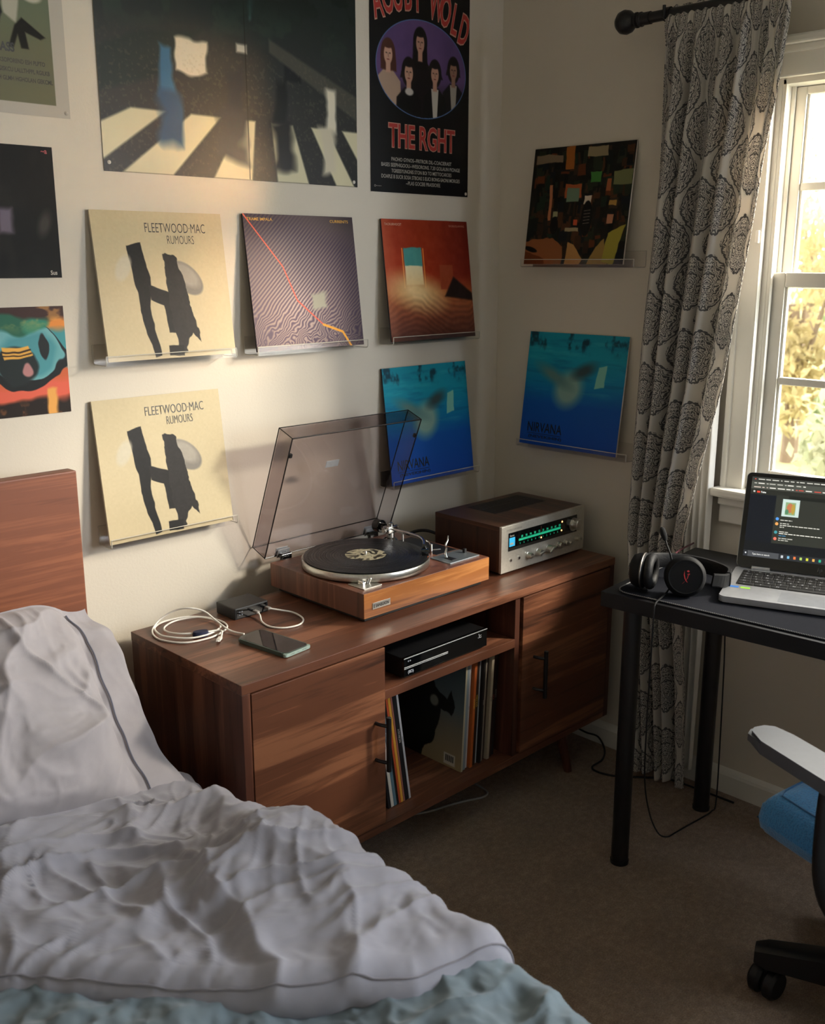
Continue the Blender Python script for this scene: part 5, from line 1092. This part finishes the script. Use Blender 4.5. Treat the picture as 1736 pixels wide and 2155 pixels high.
for s in (1, -1):
    me = grid(60, 60, lambda u, v: cushion(u, v, s)); t2 = BM(); t2.from_mesh(me); bpy.data.meshes.remove(me); merge(b, t2, 0)
bmesh.ops.remove_doubles(b, verts=b.verts, dist=.0004); st = obj('seat', b, BLUE, ch, local=True, smooth='all')
b = BM(); ring = []
for a in np.linspace(0, 2*pi, 90, endpoint=False):
    m_ = max(abs(math.cos(a)), abs(math.sin(a))); uu, vv_ = .5+.5*.86*math.cos(a)/m_, .5+.5*.86*math.sin(a)/m_
    x, y, z = cushion(np.array([uu]), np.array([vv_])); ring.append((x[0], y[0], z[0]+.0008))
tube(b, ring, .0016, 6, closed=True); obj('seat_seam', b, flat('1a5684'), st, local=True, smooth=True)
b = BM(); box(b, (-.14, -.12, .345), (.14, .12, .372), .008); cyl(b, (0, 0, .10), (0, 0, .35), .025, n=24); cyl(b, (0, 0, .06), (0, 0, .14), .036, .03, n=24); obj('gas_lift', b, BLKM, ch, local=True, smooth=40)
b = BM()
for i in range(5):
    a = math.radians(123+72*i); d = Vector((math.cos(a), math.sin(a), 0)); M_ = Matrix.Rotation(a, 4, 'Z')
    t2 = BM(); sec = [(.03, .030, .070, .135), (.15, .027, .072, .128), (.265, .024, .070, .112), (.288, .016, .074, .104)]; rr = []
    for x, w, z0_, z1_ in sec: rr.append([t2.verts.new(q) for q in ((x, -w, z0_), (x, w, z0_), (x, w, z1_-.006), (x, w*.6, z1_), (x, -w*.6, z1_), (x, -w, z1_-.006))])
    for A_, B_ in zip(rr, rr[1:]):
        for j in range(6): t2.faces.new((A_[j], A_[(j+1) % 6], B_[(j+1) % 6], B_[j]))
    t2.faces.new(rr[0]); t2.faces.new(rr[-1][::-1]); merge(b, t2, 0, M_)
cb = obj('star_base', b, BLKM, ch, local=True, smooth=35)
for i in range(5):
    a = math.radians(123+72*i); b = BM(); M_ = Matrix.Translation((.262*math.cos(a), .262*math.sin(a), .031)) @ Matrix.Rotation(a+1.1, 4, 'Z')
    for s in (-1, 1): cyl(b, (0, s*.003, 0), (0, s*.028, 0), .0305, n=32, bev=.006, M=M_)
    cyl(b, (0, 0, -.0), (0, 0, .05), .008, n=12, M=M_); cyl(b, (0, -.008, 0), (0, .008, 0), .012, n=16, M=M_); obj('caster', b, BLK, cb, local=True, smooth=True)
for s in (-1, 1):
    b = BM(); M_ = Matrix.Translation((s*.228, .212, 0)) @ Matrix.Rotation(s*-.0-.18*(s < 0)+.18*(s > 0), 4, 'Z')
    pts = [(-.030, -.245), (-.036, -.2), (-.037, -.05), (-.030, -.008), (-.014, .004), (.012, .004), (.030, -.010), (.038, -.05), (.036, -.2), (.028, -.245)]
    prism(b, [(x-s*-.0+(-.012 if s < 0 else .012), y) for x, y in pts], .575, .600, M=M_, bev=.006); ap = obj('armrest', b, mat('dark_grey_arm_pad', '4a4d54', .38, spec=.6), ch, local=True, smooth=45)
    b = BM(); tube(b, smooth_path([(s*.25, .05, .574), (s*.262, .045, .50), (s*.272, .03, .40), (s*.25, .0, .345), (s*.12, -.01, .352)], 5), .02, 12, rad=None); obj('arm_post', b, BLKM, ap, local=True, smooth=True)
def back(u, v, s=1):
    a = u*2-1; z = .56+v*.50; w = .215*(1-.12*v*v)*np.ones_like(a); return a*w, -.235-.05*v+.04*(1-a*a)*-1+s*.010*np.clip(1-a**6, 0, 1)*np.clip(1-(2*v-1)**8, 0, 1), z
b = BM()
for s in (1, -1):
    me = grid(40, 40, lambda u, v: back(u, v, s)); t2 = BM(); t2.from_mesh(me); bpy.data.meshes.remove(me); merge(b, t2, 0)
bmesh.ops.remove_doubles(b, verts=b.verts, dist=.0004); bk = obj('backrest', b, BLUE, ch, local=True, smooth='all')
b = BM(); tube(b, smooth_path([(0, -.1, .352), (0, -.25, .37), (0, -.305, .48), (0, -.325, .75)], 5), .02, 12); obj('back_support', b, BLKM, bk, local=True, smooth=True)

# ------------------------------------------------------------------ loose cables on the floor
b = BM(); tube(b, smooth_path([(-.70, -.34, .004), (-.652, -.363, .004), (-.60, -.376, .004), (-.55, -.392, .004), (-.50, -.412, .004), (-.47, -.40, .004), (-.46, -.34, .004)], 6), .003, 8)
tag(obj('floor_cable', b, flat('8f8c88'), smooth=True), 'pale cable lying on the carpet under the console', 'cable')
b = BM(); tube(b, smooth_path([(-.05, -.30, .10), (-.045, -.36, .05), (-.040, -.41, .035), (-.03, -.45, .03), (-.045, -.485, .006), (-.10, -.515, .005), (-.155, -.52, .005), (-.168, -.55, .005), (-.150, -.60, .005), (-.10, -.66, .005), (-.06, -.72, .005), (-.05, -.9, .005)], 6), .0028, 8)
tag(obj('floor_cable', b, BLK, smooth=True), 'black cable on the carpet between the console and the desk leg', 'cable')
